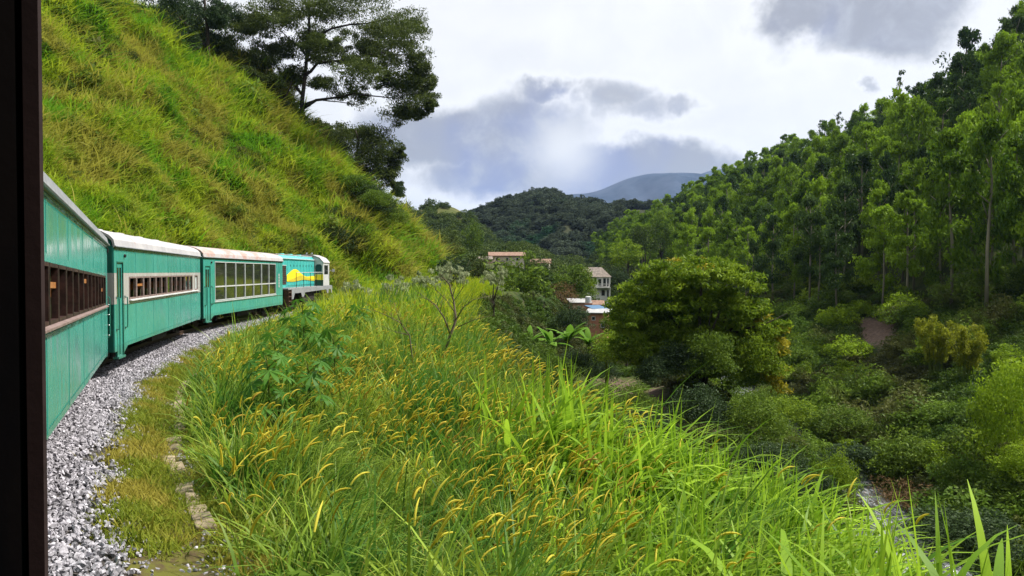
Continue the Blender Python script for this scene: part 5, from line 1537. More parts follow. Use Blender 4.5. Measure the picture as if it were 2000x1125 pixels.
# ------------------------------------------------------------------ the eucalyptus wood on the far slope
def euc_crown(seed, mat, clumps=95, per=46, lacy=False):
    rg = np.random.default_rng(seed)
    nb = rg.integers(8, 13) if not lacy else 14                  # puffs, each of several clumps
    hb = np.concatenate([np.linspace(.06, .90, nb - 1) + rg.normal(0, .03, nb - 1), [.95]])
    pb = np.interp(hb, [0, .15, .4, .7, .9, 1.0], [.20, .34, .36, .26, .11, .0])
    ab = np.cumsum(rg.uniform(1.6, 3.0, nb)); qb = rg.uniform(.55, 1.1, nb)
    CB = np.stack([np.cos(ab) * pb * qb, np.sin(ab) * pb * qb, hb], 1)
    rb = np.interp(hb, [0, .3, .8, 1], [.17, .22, .17, .11]) * rg.uniform(.75, 1.2, nb)
    bi = rg.integers(0, nb, clumps)
    dd_ = unit(rg.normal(size=(clumps, 3)) + np.array([0, 0, .35]))
    C = CB[bi] + dd_ * (rb[bi] * rg.uniform(.3, 1.25, clumps))[:, None] * np.array([1, 1, .62])
    rr = rb[bi] * rg.uniform(.48, .85, clumps)
    if lacy:
        k = rg.uniform(0, 1, clumps) < .62; C = C[k]; rr = rr[k] * .8
    V, Q, T = blob_leaves(C, np.stack([rr, rr, rr * .55], 1), per, .058, .024, .5, rg, shell=.15)
    V[:, 2] = V[:, 2]
    return mesh_np('crown', V, [Q], mat, T)
ECR = [euc_crown(700 + k, M_EUC) for k in range(7)] + [euc_crown(720 + k, M_EUC_D) for k in range(3)]
ELACE = [euc_crown(740 + k, M_EUC_D, 60, 36, True) for k in range(3)]
def euc_trunk(seed):
    rg = random.Random(seed); b = MB()
    b.tube([(0, 0, -.05), (rg.uniform(-.02, .02), rg.uniform(-.02, .02), .35), (rg.uniform(-.02, .02), 0, .7), (0, 0, .97)], [.0105, .0085, .006, .002], 6)
    for k in range(5):
        z = .5 + .09 * k; a = rg.uniform(0, 6.28); b.tube([(0, 0, z), (math.cos(a) * .09, math.sin(a) * .09, z + .09)], [.005, .0015], 4)
    return b.mesh('trunk', M_PALEBARK, True)
ETR = [euc_trunk(k) for k in range(4)]
pts = []
yy = 52.0
while yy < 430:
    step = np.interp(yy, [50, 120, 250, 430], [5.7, 5.9, 6.8, 8.5])
    xx = 20
    rx = float(river_x(yy))
    x_edge = rx + np.interp(yy, [50, 75, 100, 120, 160, 240, 430], [30, 27, 21, 17, 13, 9, 6])
    xx = x_edge
    while xx < 118:
        x_ = xx + random.uniform(-.42, .42) * step; y_ = yy + random.uniform(-.42, .42) * step
        if 1000 + x_ / y_ * F < 2130: pts.append((x_, y_))
        xx += step * np.interp(xx - x_edge, [0, 30, 70], [.95, 1.0, 1.15])
    yy += step
pts = np.array(pts); ez = H(pts[:, 0], pts[:, 1])
dist = np.hypot(pts[:, 0], pts[:, 1])
order = np.argsort(dist)
eh = np.random.default_rng(8).uniform(13, 20.5, len(pts)) * np.interp(pts[:, 0] - river_x(pts[:, 1]), [5, 25], [.75, 1.0])
NI = 285
sel = order[:NI]
epx, epy = to_px(pts[:, 0], pts[:, 1], ez + eh)
# skyline trees: highest tree tops for their direction
sky_ids = set()
best = {}
for i in sel:
    bkt = int(epx[i] // 46)
    if bkt not in best or epy[i] < epy[best[bkt]]: best[bkt] = i
front = {}
for i in sel:
    bkt = int(epx[i] // 60)
    by = to_px(pts[i, 0], pts[i, 1], ez[i])[1]
    if bkt not in front or by > front[bkt][0]: front[bkt] = (by, i)
front_ids = {v[1] for v in front.values()}
ORD = ['first', 'second', 'third', 'fourth', 'fifth', 'sixth', 'seventh', 'eighth', 'ninth', 'tenth', 'eleventh', 'twelfth', 'thirteenth', 'fourteenth', 'fifteenth', 'sixteenth', 'seventeenth', 'eighteenth', 'nineteenth', 'twentieth', 'twenty-first', 'twenty-second', 'twenty-third', 'twenty-fourth']
fo = sorted(front_ids, key=lambda i: epx[i])
flab = {i: 'eucalyptus at the lower edge of the wood, %s counted from the village' % ORD[min(k, 23)] for k, i in enumerate(fo[:24])}
er = random.Random(12)
def euc(x_, y_, z_, h_, lab, grp, crown, lean=0.0, i=-1):
    o = thing('eucalyptus_tree', lab, 'tree', (x_, y_, z_), er.uniform(0, 6.28), grp)
    t = link('trunk', ETR[er.randrange(4)], o); t.scale = (h_ * 1.0, h_ * 1.0, h_)
    cb = er.uniform(.14, .36) if i not in front_ids else er.uniform(.24, .42); w = h_ * er.uniform(.35, .52)
    c = link('crown', crown, o); c.location = (0, 0, h_ * cb); c.scale = (w, w, h_ * (1.01 - cb))
    o.rotation_euler.x = lean + er.uniform(-.03, .03)
    return o
def zone(px_): return 'behind the big dome tree' if px_ < 1530 else 'above the red dirt scar' if px_ < 1720 else 'above the bamboo clumps' if px_ < 1860 else 'at the edge of the view'
for i in sel:
    tone = er.random() < .72
    c = ECR[er.randrange(7)] if tone else ECR[7 + er.randrange(3)]
    if i in flab: euc(pts[i, 0], pts[i, 1], ez[i], eh[i], flab[i], 'eucalyptus trees along the lower edge of the wood', c, 0.0, i)
    else:
        up = pts[i, 0] - float(river_x(pts[i, 1]))
        bandn = 'lower' if up < 34 else 'middle' if up < 52 else 'upper'
        tn = 'light green' if tone else 'dark'; sz_ = 'tall' if eh[i] > 14.2 else 'shorter'
        euc(pts[i, 0], pts[i, 1], ez[i], eh[i], '%s %s eucalyptus, %s wood, %s' % (sz_, tn, bandn, zone(epx[i])), 'eucalyptus trees within the wood, %s part' % bandn, c)
mixr = random.Random(77)
for k in range(26):
    i = sel[mixr.randrange(len(sel))]; x_, y_ = pts[i, 0] + 2.6, pts[i, 1] - 2.4; q = mixr.uniform(2.0, 3.4); z_ = h1(x_, y_); kd = mixr.choice(['oak', 'olive', 'far', 'bush'])
    o = thing('broadleaf_tree', '%s round-crowned broadleaf among the eucalyptus, %s' % ({'oak': 'green', 'olive': 'olive', 'far': 'dark', 'bush': 'mid green'}[kd], zone(1000 + x_ / y_ * F)), 'tree', (x_, y_, z_), mixr.uniform(0, 6), 'broadleaf trees among the eucalyptus')
    c_ = link('crown', CR[kd][k % 3], o); c_.location = (0, 0, q * 1.5); c_.scale = (q, q, q * mixr.uniform(.9, 1.4)); t_ = link('trunk', TRUNKS[k % 3], o); t_.scale = (q * 1.5, q * 1.5, q * 1.7)
# airy trees that stand up against the sky
AIRY = [(1975, 12, 100, 'airy eucalyptus highest on the skyline, at the edge of the view'), (1885, 62, 112, 'dense dark eucalyptus on the skyline below the highest one'), (1755, 148, 128, 'lone lacy eucalyptus standing clear above the skyline'), (1632, 218, 160, 'lacy eucalyptus in the middle group on the skyline'), (1600, 240, 165, 'open-crowned eucalyptus beside the lacy middle group'),
        (1672, 222, 155, 'small lacy eucalyptus uphill of the middle skyline group'), (1535, 275, 190, 'lacy eucalyptus low on the skyline above the wood'), (1572, 272, 185, 'thin eucalyptus next to the low lacy one on the skyline'), (1485, 308, 215, 'last lacy eucalyptus on the skyline towards the mountain'), (1395, 338, 240, 'dark eucalyptus group top in front of the mountain'), (1300, 392, 250, 'eucalyptus at the village end of the wood, lower than the rest')]
for x, y, dd, lab in AIRY:
    dr = np.arange(60., 330., 2.); el = (H((x - 1000) / F * dr, dr) - CAM_Z) / dr; dd = float(dr[el.argmax()])
    P = world(x, y, dd); g = h1(P.x, P.y); h_ = max(P.z - g, 9)
    euc(P.x, P.y, P.z - h_, min(h_, 26), lab, 'airy eucalyptus trees on the skyline', ELACE[er.randrange(3)] if 'dense' not in lab and 'dark' not in lab else ECR[7])
rest = order[NI:]
def joined_euc(k):
    c = ECR[k]; n_ = len(c.vertices); V = np.empty(n_ * 3, np.float32); c.vertices.foreach_get('co', V); V = V.reshape(-1, 3) * np.array([.43, .43, .66]) + np.array([0, 0, .34])
    T = np.empty(n_, np.float32); c.attributes['tint'].data.foreach_get('value', T)
    t = ETR[k % 4]; tv = np.array([v.co[:] for v in t.vertices]); tf = np.array([p.vertices[:] for p in t.polygons if len(p.vertices) == 4])
    me = mesh_np('wood_tree', np.concatenate([V, tv]), [np.arange(n_).reshape(-1, 4), tf + n_], c.materials[0], np.concatenate([T, np.full(len(tv), .5)]))
    return me
variants('wood_tree', [joined_euc(k) for k in (0, 1, 2, 3, 7)])
if len(rest):
    scatter('distant_eucalyptus_wood', 'wood_tree', np.stack([pts[rest, 0], pts[rest, 1], ez[rest]], 1), np.stack([np.zeros(len(rest)), np.zeros(len(rest)), rng.uniform(0, 6.28, len(rest))], 1), eh[rest],
            'distant part of the eucalyptus wood along the ridge', 'woodland')

# ------------------------------------------------------------------ shrubs on the slope across the river and on the bank below us
def slope_pts(n, lo, hi, y0, y1, seed):
    rg = np.random.default_rng(seed)
    Y = y0 + (y1 - y0) * rg.uniform(0, 1, n) ** 1.15; X = river_x(Y) + rg.uniform(lo, hi, n)
    edge = river_x(Y) + np.interp(Y, [50, 75, 100, 120, 160, 240, 430], [31, 28, 22, 18, 14, 10, 7])
    k = (X < edge + 6) & (1000 + X / np.maximum(Y, 1) * F < 2150)
    X, Y = X[k], Y[k]
    k = ~((np.abs((X - SC.x) - .35 * (Y - SC.y)) < 2.2) & (np.abs(Y - SC.y) < 9))
    return X[k], Y[k]
X, Y = slope_pts(260, 3.6, 33, 36, 150, 5); Z = H(X, Y)
LB = {'bush': 'rounded bush among the undergrowth on the slope across the river', 'oak': 'dark green bush among the undergrowth on the slope across the river', 'olive': 'olive bush among the undergrowth on the slope across the river', 'lime': 'pale lime bush among the undergrowth on the slope across the river'}
bxp, _ = to_px(X, Y, Z)
for i in range(min(len(X), 190)):
    kd = ['bush', 'bush', 'oak', 'olive', 'bush', 'oak', 'lime'][er.randrange(7)]
    o = link('bush', CR[kd][er.randrange(3)]); q = er.uniform(1.0, 3.1)
    o.location = (X[i], Y[i], Z[i] + q * .25); o.scale = (q, q, q * er.uniform(.7, 1.15)); o.rotation_euler = (0, 0, er.uniform(0, 6.28))
    up = X[i] - float(river_x(Y[i])); hb = 'close to the river' if up < 11 else 'halfway up' if up < 21 else 'by the wood'
    zn = 'behind the big dome tree' if bxp[i] < 1530 else 'below the red dirt scar' if bxp[i] < 1720 else 'around the bamboo clumps' if bxp[i] < 1900 else 'at the view edge'
    tag(o, '%s %s bush over the river, %s, %s' % ('broad' if q > 1.7 else 'small', {'bush': 'mid green', 'oak': 'dark green', 'olive': 'olive', 'lime': 'lime green'}[kd], hb, zn), 'bush', 'bushes across the river, %s' % hb)
# bushes that close over the river upstream
rv = random.Random(31)
for k in range(50):
    y_ = 51 + 1.7 * k + rv.uniform(-.6, .6); x_ = float(river_x(y_)) + rv.choice([-1, 1]) * rv.uniform(1.4, 3.4); q = rv.uniform(1.5, 2.6); z_ = h1(x_, y_)
    kd = rv.choice(['finedark', 'fineoak', 'bush', 'olive', 'fineoak'])
    o = link('river_shrub', CR[kd][rv.randrange(3)]); o.location = (x_, y_, z_ + q * .45); o.scale = (q, q, q * rv.uniform(.75, 1.1)); o.rotation_euler = (0, 0, rv.uniform(0, 6.28))
    tag(o, '%s riverside shrub closing over the water upstream, %s' % ({'finedark': 'dark', 'fineoak': 'green', 'bush': 'mid green', 'olive': 'olive'}[kd], 'near the dome tree' if y_ < 85 else 'far up the valley'), 'shrub', 'shrubs closing over the river')
X, Y = slope_pts(15000, 3.0, 36, 26, 170, 6); Z = H(X, Y); n = len(X)
scatter('slope_undergrowth', 'shade_clump', np.stack([X, Y, Z], 1), np.stack([rng.normal(0, .2, n), rng.normal(0, .2, n), rng.uniform(0, 6.28, n)], 1), np.stack([rng.uniform(.5, 1.4, n)] * 2 + [rng.uniform(.4, 1.2, n)], 1),
        'green undergrowth covering the slope across the river', 'undergrowth')
# near bank, from its rim down to the water
n = 9000; Y = 12 + 150 * rng.uniform(0, 1, n) ** 1.3; s_ = np.interp(Y, LINE[:, 1], LS); p, a = at_s(s_, np.zeros(n)); X = rng.uniform(0, 1, n) * (river_x(Y) - 2.8 - p[:, 0]) + p[:, 0]
U = uv_of(X, Y); k = (U > rim_of(Y) + 1.0) & (dirt_free if False else ~((np.abs(X - 8.5) < 4.2) & (np.abs(Y - 63) < 8.5)))
k &= ~((Y > 150) & (U < 25))
X, Y = X[k], Y[k]; Z = H(X, Y); n = len(X)
scatter('bank_undergrowth', 'shade_clump', np.stack([X, Y, Z], 1), np.stack([rng.normal(0, .2, n), rng.normal(0, .2, n), rng.uniform(0, 6.28, n)], 1), np.stack([rng.uniform(.5, 1.3, n)] * 2 + [rng.uniform(.5, 1.2, n)], 1),
        'dark green undergrowth on the near bank of the river and the valley floor', 'undergrowth')
# valley floor woods beyond the village
variants('far_crown', [mesh_np('far_crown', *(lambda r: (r[0], [r[1]], M_FAR, r[2]))(crown_unit(800 + k, 60, 30, .17, .10, low=-.2))) for k in range(4)])
variants('far_green_crown', [mesh_np('far_crown', *(lambda r: (r[0], [r[1]], M_OLIVEFAR, r[2]))(crown_unit(820 + k, 60, 30, .16, .085, low=-.2))) for k in range(4)])
n = 2600; Y = rng.uniform(120, 400, n); X = rng.uniform(-75, 60, n); k = (X / Y > -.20) & (X / Y < .22) & (X < river_x(Y) + 10); X, Y = X[k], Y[k]
pxx, _ = to_px(X, Y, 0 * X)
U = uv_of(X, Y); k = ((U > 6) | (Y > 215)); X, Y = X[k], Y[k]; Z = H(X, Y)
hh = rng.uniform(1.8, 4.0, len(X)); ptx, pty = to_px(X, Y, Z + hh * 1.4)
# keep roofs and houses clear
k = np.ones(len(X), bool)
for (x0, x1, ymin, dmax) in ((935, 1085, 508, 172), (1125, 1205, 580, 152), (825, 862, 492, 132)): k &= ~((ptx > x0) & (ptx < x1) & (Y < dmax) & (pty < ymin))
k &= pty > np.interp(ptx, [700, 850, 930, 1000, 1250], [470, 440, 470, 470, 440])
X, Y, Z, hh = X[k], Y[k], Z[k], hh[k]; n = len(X)
scatter('valley_woodland', 'far_green_crown', np.stack([X, Y, Z + hh * .4], 1), np.stack([np.zeros(n), np.zeros(n), rng.uniform(0, 6.28, n)], 1), np.stack([hh, hh, hh * rng.uniform(.7, 1.0, n)], 1), 'far woodland on the valley floor beyond the village', 'woodland')
n = 2600; Y = rng.uniform(300, 720, n); X = rng.uniform(20, 280, n); Z = H(X, Y); hh = rng.uniform(2.5, 5.0, n)
scatter('saddle_woodland', 'far_green_crown', np.stack([X, Y, Z + hh * .4], 1), np.stack([np.zeros(n), np.zeros(n), rng.uniform(0, 6.28, n)], 1), hh, 'far woodland on the saddle behind the eucalyptus wood', 'woodland')
def on_ridge(R_, n, seed, front_max):
    rg = np.random.default_rng(seed); XX, YY, ZZ = R_; a_, b_ = XX.shape
    i = rg.uniform(0, front_max * (a_ - 1), n); j = rg.uniform(0, b_ - 1.001, n); i0, j0 = i.astype(int), j.astype(int); fi, fj = i - i0, j - j0
    f = lambda A: (A[i0, j0] * (1 - fi) * (1 - fj) + A[i0 + 1, j0] * fi * (1 - fj) + A[i0, j0 + 1] * (1 - fi) * fj + A[i0 + 1, j0 + 1] * fi * fj)
    return f(XX), f(YY), f(ZZ)
X, Y, Z = on_ridge(MID, 9000, 3, .66); px_, py_ = to_px(X, Y, Z); k = (px_ > 860) & (px_ < 1480) & (fbm(X * .02 + 5, Y * .02, 3) + .35 * (px_ > 1000) > -.35)
X, Y, Z = X[k], Y[k], Z[k]; n = len(X); q = rng.uniform(2.0, 5.0, n) * np.where(rng.uniform(0, 1, n) < .05, 1.35, 1)
scatter('hill_woodland', 'far_crown', np.stack([X, Y, Z + q * .3], 1), np.stack([np.zeros(n), np.zeros(n), rng.uniform(0, 6.28, n)], 1), np.stack([q, q, q * rng.uniform(.6, 1.1, n)], 1), 'dark woodland covering the hill in the middle distance', 'woodland')
X, Y, Z = on_ridge(OLV, 1500, 4, .5); px_, py_ = to_px(X, Y, Z); k = (py_ > 432) | (rng.uniform(0, 1, len(X)) < .12)
X, Y, Z = X[k], Y[k], Z[k]; n = len(X); q = rng.uniform(2.0, 4.5, n)
scatter('round_hill_woodland', 'far_green_crown', np.stack([X, Y, Z + q * .3], 1), np.stack([np.zeros(n), np.zeros(n), rng.uniform(0, 6.28, n)], 1), q, 'dark trees on the lower flank of the grassy round hill', 'woodland')

# ------------------------------------------------------------------ the village
def house(label, px_box, d, wall, roofm, rz=0.0, roof='gable', depth=5.0, wins=(), rh=.9, balcony=False, name='house'):
    """house front fills the photo box (x0, eaves y, x1, bottom y) at distance d"""
    x0, y0, x1, y1 = px_box
    c = world((x0 + x1) / 2, y1, d); w = (x1 - x0) / F * d; h = (y1 - y0) / F * d
    g = min(h1(c.x, c.y), c.z) - .4
    o = thing(name, label, 'house', (c.x, c.y, c.z), rz, 'houses of the village')
    b = MB().box(-w / 2, w / 2, 0, depth, g - c.z, h); b.build('wall', wall, o)
    r = MB(); e = .35
    if roof == 'gable':
        r.prism([(-e, h - .05), (depth / 2, h + rh), (depth + e, h - .05), (depth + e, h + .08), (depth / 2, h + rh + .15), (-e, h + .08)], -w / 2 - e, w / 2 + e, 0)
        r.prism([(0.01, h + .001), (depth - .01, h + .001), (depth / 2, h + rh - .02)], -w / 2 + .02, w / 2 - .02, 0)
    elif roof == 'hip':
        q = w * .25
        r.add([(-w / 2 - e, -e, h), (w / 2 + e, -e, h), (w / 2 + e, depth + e, h), (-w / 2 - e, depth + e, h), (-q, depth / 2, h + rh), (q, depth / 2, h + rh)],
              [(0, 1, 5, 4), (1, 2, 5), (2, 3, 4, 5), (3, 0, 4), (3, 2, 1, 0)])
    elif roof == 'side':
        r.prism([(-w / 2 - e, h - .05), (0, h + rh), (w / 2 + e, h - .05), (w / 2 + e, h + .08), (0, h + rh + .15), (-w / 2 - e, h + .08)], -e, depth + e, 1)
        b2 = MB().prism([(-w / 2 + .01, h + .001), (w / 2 - .01, h + .001), (0, h + rh - .02)], .01, depth - .01, 1); b2.build('gable', wall, o)
    else:
        r.add([(-w / 2 - e, -e, h + .02), (w / 2 + e, -e, h + .02), (w / 2 + e, depth + e, h + rh), (-w / 2 - e, depth + e, h + rh), (-w / 2 - e, -e, h + .1), (w / 2 + e, -e, h + .1), (w / 2 + e, depth + e, h + rh + .08), (-w / 2 - e, depth + e, h + rh + .08)],
              [(3, 2, 1, 0), (4, 5, 6, 7), (0, 1, 5, 4), (1, 2, 6, 5), (2, 3, 7, 6), (3, 0, 4, 7)])
    ro = r.build('roof', roofm, o)
    for (fx, fz, fw, fh) in wins:
        x_, z_ = -w / 2 + fx * w, fz * h
        f = MB(); ww, hh_ = fw * w / 2, fh * h / 2; t_ = .07
        f.box(x_ - ww, x_ - ww + t_, -.06, -.002, z_ - hh_, z_ + hh_).box(x_ + ww - t_, x_ + ww, -.06, -.002, z_ - hh_, z_ + hh_).box(x_ - ww + t_, x_ + ww - t_, -.06, -.002, z_ + hh_ - t_, z_ + hh_).box(x_ - ww + t_, x_ + ww - t_, -.09, -.002, z_ - hh_, z_ - hh_ + t_)
        fo_ = f.build('window', M_WHITE, o)
        MB().box(x_ - ww + t_, x_ + ww - t_, -.02, -.003, z_ - hh_ + t_, z_ + hh_ - t_).build('pane', M_WINDOW, fo_)
    if balcony:
        b = MB().box(w * .08, w / 2 + .1, -1.1, -.005, h * .48, h * .52)
        for k in range(12): b.box(w * .08 + k * (w * .42) / 11.5, w * .08 + k * (w * .42) / 11.5 + .04, -1.08, -1.04, h * .52, h * .66)
        b.box(w * .08, w / 2 + .1, -1.1, -1.03, h * .66, h * .685).box(w / 2 - .02, w / 2 + .1, -1.1, -1.0, 0, h * .48).box(w / 2 - .02, w / 2 + .1, -1.1, -1.0, h * .69, h)
        b.build('balcony', M_WALL, o)
    return o
house('white two-storey house with a hipped tile roof and balcony in the valley', (1126, 541, 1191, 582), 148, M_WALL, M_TILE2, -.12, 'hip', 6.5, [(.70, .75, .10, .34), (.84, .75, .10, .40), (.94, .75, .07, .40), (.35, .75, .1, .3), (.80, .25, .12, .3), (.94, .22, .07, .36)], 1.9, True)
house('long cream house with a low red tile roof above the round-topped tree', (957, 500, 1024, 513), 168, M_WALLW, M_TILE, .05, 'gable', 6, [(.2, .5, .08, .5), (.5, .5, .08, .5), (.8, .5, .08, .5)], .8)
house('low shed with a dark tile roof attached beside the long cream house', (938, 507, 960, 516), 164, M_PINK, M_TILE2, .1, 'gable', 4, [(.5, .5, .2, .5)], .6)
house('house with only its brown tile roof showing behind the trees', (1038, 515, 1072, 526), 160, M_WALLW, M_TILE, -.1, 'gable', 5, [(.5, .5, .12, .5)], .9)
house('small white gabled house with an orange roof at the end of the grassy bank', (838, 482, 858, 500), 128, M_WALL, M_TILE, .7, 'side', 4.5, [(.5, .6, .2, .3)], .8)
house('raw brick shack with a dark window and white sheet roof', (1148, 612, 1186, 652), 98, M_BRICK, M_SHEET, -.2, 'lean', 3.5, [(.78, .45, .22, .3), (.30, .75, .2, .2)], .35)
house('small shack under a blue sheet roof beside the brick shack', (1160, 604, 1182, 618), 102, M_WALLW, M_BLUESH, .25, 'lean', 2.6, [(.5, .5, .3, .4)], .35)
house('shack with a pinkish wall and pale sheet roof up the slope from the brick shack', (1118, 592, 1152, 610), 108, M_PINK, M_SHEET, .1, 'lean', 3, [(.4, .5, .2, .4)], .5)
house('pink walled hut with an orange roof behind the small green tree', (1018, 602, 1042, 618), 104, M_PINK, M_TILE, .2, 'gable', 3, [(.5, .5, .2, .4)], .6)
house('shack with a rusty tile roof beside the white water tank', (1152, 596, 1176, 608), 110, M_BRICK, M_TILE, -.1, 'gable', 3, [(.5, .5, .2, .4)], .5)
house('tiny white house wall glimpsed through the eucalyptus wood', (1398, 455, 1414, 468), 215, M_WALL, M_TILE, .1, 'gable', 4, [(.5, .5, .2, .4)], .8)
house('pinkish house behind the leaning tree on the crest of the bank', (484, 128, 520, 168), 128, M_PINK, M_TILE2, .1, 'gable', 5, [(.3, .6, .15, .3), (.7, .6, .15, .3)], 1.0)
P = world(1149, 592, 106)
tk = thing('water_tank', 'white water tank on a stand above the shack roofs', 'water tank', (P.x, P.y, P.z))
MB().tube([(0, 0, 0), (0, 0, .85)], .42, 14).build('tank', M_WHITE, tk); MB().box(-.5, .5, -.5, .5, -1.6, -.01).build('stand', M_BRICK, tk); MB().tube([(0, 0, .85), (0, 0, .95)], [.44, .2], 14).build('lid', M_WHITE, tk)

# ------------------------------------------------------------------ foreground plants
def palmate():
    """castor leaf: pointed lobes round the stalk"""
    b = MB(); n = 8; vs = [(0, 0, .03)]
    for k in range(n):
        a = -2.5 + 5.0 * k / (n - 1); L_ = .30 * (1 - .28 * abs(k - (n - 1) / 2) / ((n - 1) / 2))
        for (r_, da) in ((.13, -.26), (L_ * .66, -.19), (L_, 0), (L_ * .66, .19)):
            vs.append((r_ * math.cos(a + da), r_ * math.sin(a + da), .03 - (r_ / .3) ** 2 * .11))
        vs.append((.12 * math.cos(a + .357), .12 * math.sin(a + .357), .02))
    fs = []
    for k in range(n):
        i = 1 + k * 5; fs += [(0, i, i + 1, i + 3), (i + 1, i + 2, i + 3), (0, i + 3, i + 4)]
    b.add(vs, fs); return b.mesh('leaf', M_CASTOR, False)
PL = palmate()
CASTOR = [(590, 592, 24, 1.2, 'castor plant with glossy star-shaped leaves rising in front of the locomotive'), (650, 655, 20, 1.0, 'castor plant with drooping star-shaped leaves nearest the bare shrub'), (535, 665, 19, .9, 'castor plant with star-shaped leaves beside the end of the kerb'), (600, 710, 16, .9, 'low castor plant sunk in the tall grass below the others'), (700, 605, 30, 1.0, 'young castor plant beyond the others near the pale shrubs'), (520, 700, 15, .9, 'small castor plant in the grass by the kerb stones')]
for (x, y, dd, sc_, lab) in CASTOR:
    P = world(x, y, dd); g = h1(P.x, P.y); hh = max(P.z - g, .7)
    o = thing('castor_plant', lab, 'plant', (P.x, P.y, g), 0, 'castor plants by the track')
    st_ = MB(); st_.tube([(0, 0, -.1), (.04, .02, hh * .6), (0, 0, hh)], [.03, .022, .012], 6)
    m = 15
    for k in range(m):
        f_ = .30 + .73 * k / m; a = k * 2.4; r_ = .45 * sc_ * (1.15 - .5 * k / m); z = hh * f_
        e = Vector((math.cos(a) * r_, math.sin(a) * r_, z + .12)); st_.tube([(0, 0, z - .1), e * .6 + Vector((0, 0, z * .4)), e], [.010, .008, .006], 4)
        l = link('leaf', PL, o); l.location = e; q = sc_ * random.uniform(1.0, 1.6); l.scale = (q, q, q)
        l.rotation_euler = (random.uniform(-.35, .35), random.uniform(.1, .75), a)
    st_.build('stem', M_STEM, o)

# pale shrubs with drooping leaves beyond the castor plants
for i, (x0, y0, x1, y1, dd) in enumerate([(668, 540, 740, 605, 44), (728, 532, 806, 605, 42), (795, 520, 860, 588, 48), (845, 505, 920, 575, 52), (935, 512, 992, 572, 46), (640, 558, 695, 610, 47)]):
    tree(['pale drooping shrub closest but one to the locomotive', 'pale drooping shrub in front of the dark bank foot', 'small pale drooping shrub below the bank end', 'pale whitish shrub at the top of the sunlit shoulder', 'pale drooping twigs at the valley edge of the shoulder', 'pale drooping shrub closest to the locomotive'][i], (x0, y0, x1, y1), dd, 'pale', 'shrub', 'pale_shrub', 'pale drooping shrubs')

# bare shrub standing in the sunlit grass
def bare(label, base, d, limbs, r0):
    b = world(*base, d); g = h1(b.x, b.y); o = thing('bare_shrub', label, 'shrub', (b.x, b.y, g))
    rg = random.Random(int(base[0])); m = MB()
    for li, (pts_, ra, rb) in enumerate(limbs):
        P = [world(x, y, d) - Vector((b.x, b.y, g)) for x, y in pts_]
        for i, p in enumerate(P): p.y += (rg.uniform(-.12, .12)) * i
        if tuple(pts_[0]) == tuple(base): P[0] = Vector((0, 0, -.1))
        m.tube(P, [ra + (rb - ra) * i / (len(P) - 1) for i in range(len(P))], 6)
        for i in range(1, len(P)):
            for q in range(3):
                s_ = P[i - 1].lerp(P[i], rg.random()); dr_ = (P[i] - P[i - 1]).normalized()
                e = s_ + (dr_ + Vector((rg.uniform(-.9, .9), rg.uniform(-.9, .9), rg.uniform(0, .9)))).normalized() * rg.uniform(.25, .7)
                mid_ = s_.lerp(e, .5) + Vector((rg.uniform(-.05, .05), 0, rg.uniform(-.03, .06)))
                m.tube([s_, mid_, e], [rb * .9, rb * .7, .003], 4)
    m.build('branches', M_TWIG, o, smooth=True)
bare('leafless shrub with dark forking branches standing in the sunlit grass', (838, 690), 24,
     [([(838, 690), (880, 655), (890, 625), (885, 590), (875, 555), (862, 535)], .055, .012), ([(890, 625), (905, 600), (925, 585), (960, 578)], .02, .006), ([(888, 610), (870, 585), (850, 565)], .016, .005),
      ([(880, 655), (868, 620), (850, 595), (835, 585), (815, 580)], .028, .006), ([(892, 640), (925, 625), (965, 615)], .018, .005), ([(885, 590), (905, 560), (912, 530)], .012, .004), ([(860, 612), (862, 590), (868, 575)], .012, .004)], .03)
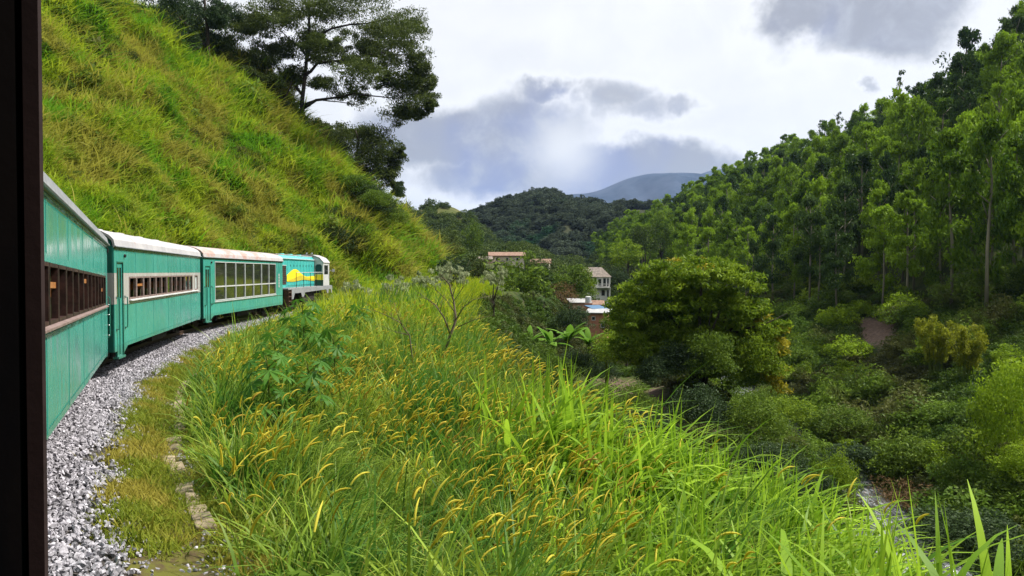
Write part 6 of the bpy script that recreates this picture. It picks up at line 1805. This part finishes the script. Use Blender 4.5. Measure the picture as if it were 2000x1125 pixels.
bare('leafless shrub with thin low branches next to the forking one', (815, 690), 22,
     [([(815, 690), (800, 655), (780, 630), (755, 615), (735, 605)], .022, .005), ([(800, 655), (775, 650), (750, 640)], .014, .004), ([(785, 635), (775, 610), (770, 590)], .012, .004)], .02)

# dark rock in the grass at the bottom of the bank
p_, _a = at_s(np.array([S_CAM + 9.0]), np.array([3.9])); gz = h1(p_[0, 0], p_[0, 1])
rk = rock_meshes(9, M_ROCK, .6)[8]; o = link('rock', rk); o.location = (p_[0, 0], p_[0, 1], gz + .1); o.scale = (.42, .34, .32); tag(o, 'dark rock half hidden in the grass beside the verge', 'rock')

# ------------------------------------------------------------------ the air
tops = []
for o_ in bpy.data.objects:
    if o_.name.startswith('mountains'): tops.append(max(v.co.z for v in o_.data.vertices))
hz = MB().box(-5600, 5600, -1600, 9300, float(GZ.min()) - 1.2, max(tops) + 6)
hm = bpy.data.materials.new('haze'); hm.use_nodes = True
t = NT(hm.node_tree); t.n.remove(t.n['Principled BSDF']); pv = t.new('ShaderNodeVolumePrincipled')
pv.inputs['Color'].default_value = (.42, .60, 1.0, 1); pv.inputs['Density'].default_value = .000060; pv.inputs['Anisotropy'].default_value = .2
t.l.new(pv.outputs[0], t.n['Material Output'].inputs['Volume'])
HAZE = True
if HAZE: tag(hz.build('haze', hm), kind='stuff')
# ------------------------------------------------------------------ tell look-alikes apart by their place in the row
bpy.context.view_layer.update()
ORD = ORD + ['twenty-fifth', 'twenty-sixth', 'twenty-seventh', 'twenty-eighth', 'twenty-ninth', 'thirtieth', 'thirty-first', 'thirty-second', 'thirty-third', 'thirty-fourth', 'thirty-fifth']
same = {}
for o_ in COL.objects:
    if o_.parent is None and o_.get('label') and o_.get('kind') is None: same.setdefault(o_['label'], []).append(o_)
for lab, os_ in same.items():
    if len(os_) < 2 or len(os_) > len(ORD): continue
    os_.sort(key=lambda q: q.location.x / max(q.location.y, .1))
    suf = 'towards the river' if 'grass' in lab and 'bush' not in lab else 'from the window' if 'bank' in lab else 'from the village'
    for k, q in enumerate(os_):
        new = '%s, %s %s' % (lab, ORD[k], suf)
        if len(new.replace(',', '').split()) <= 16: q['label'] = new
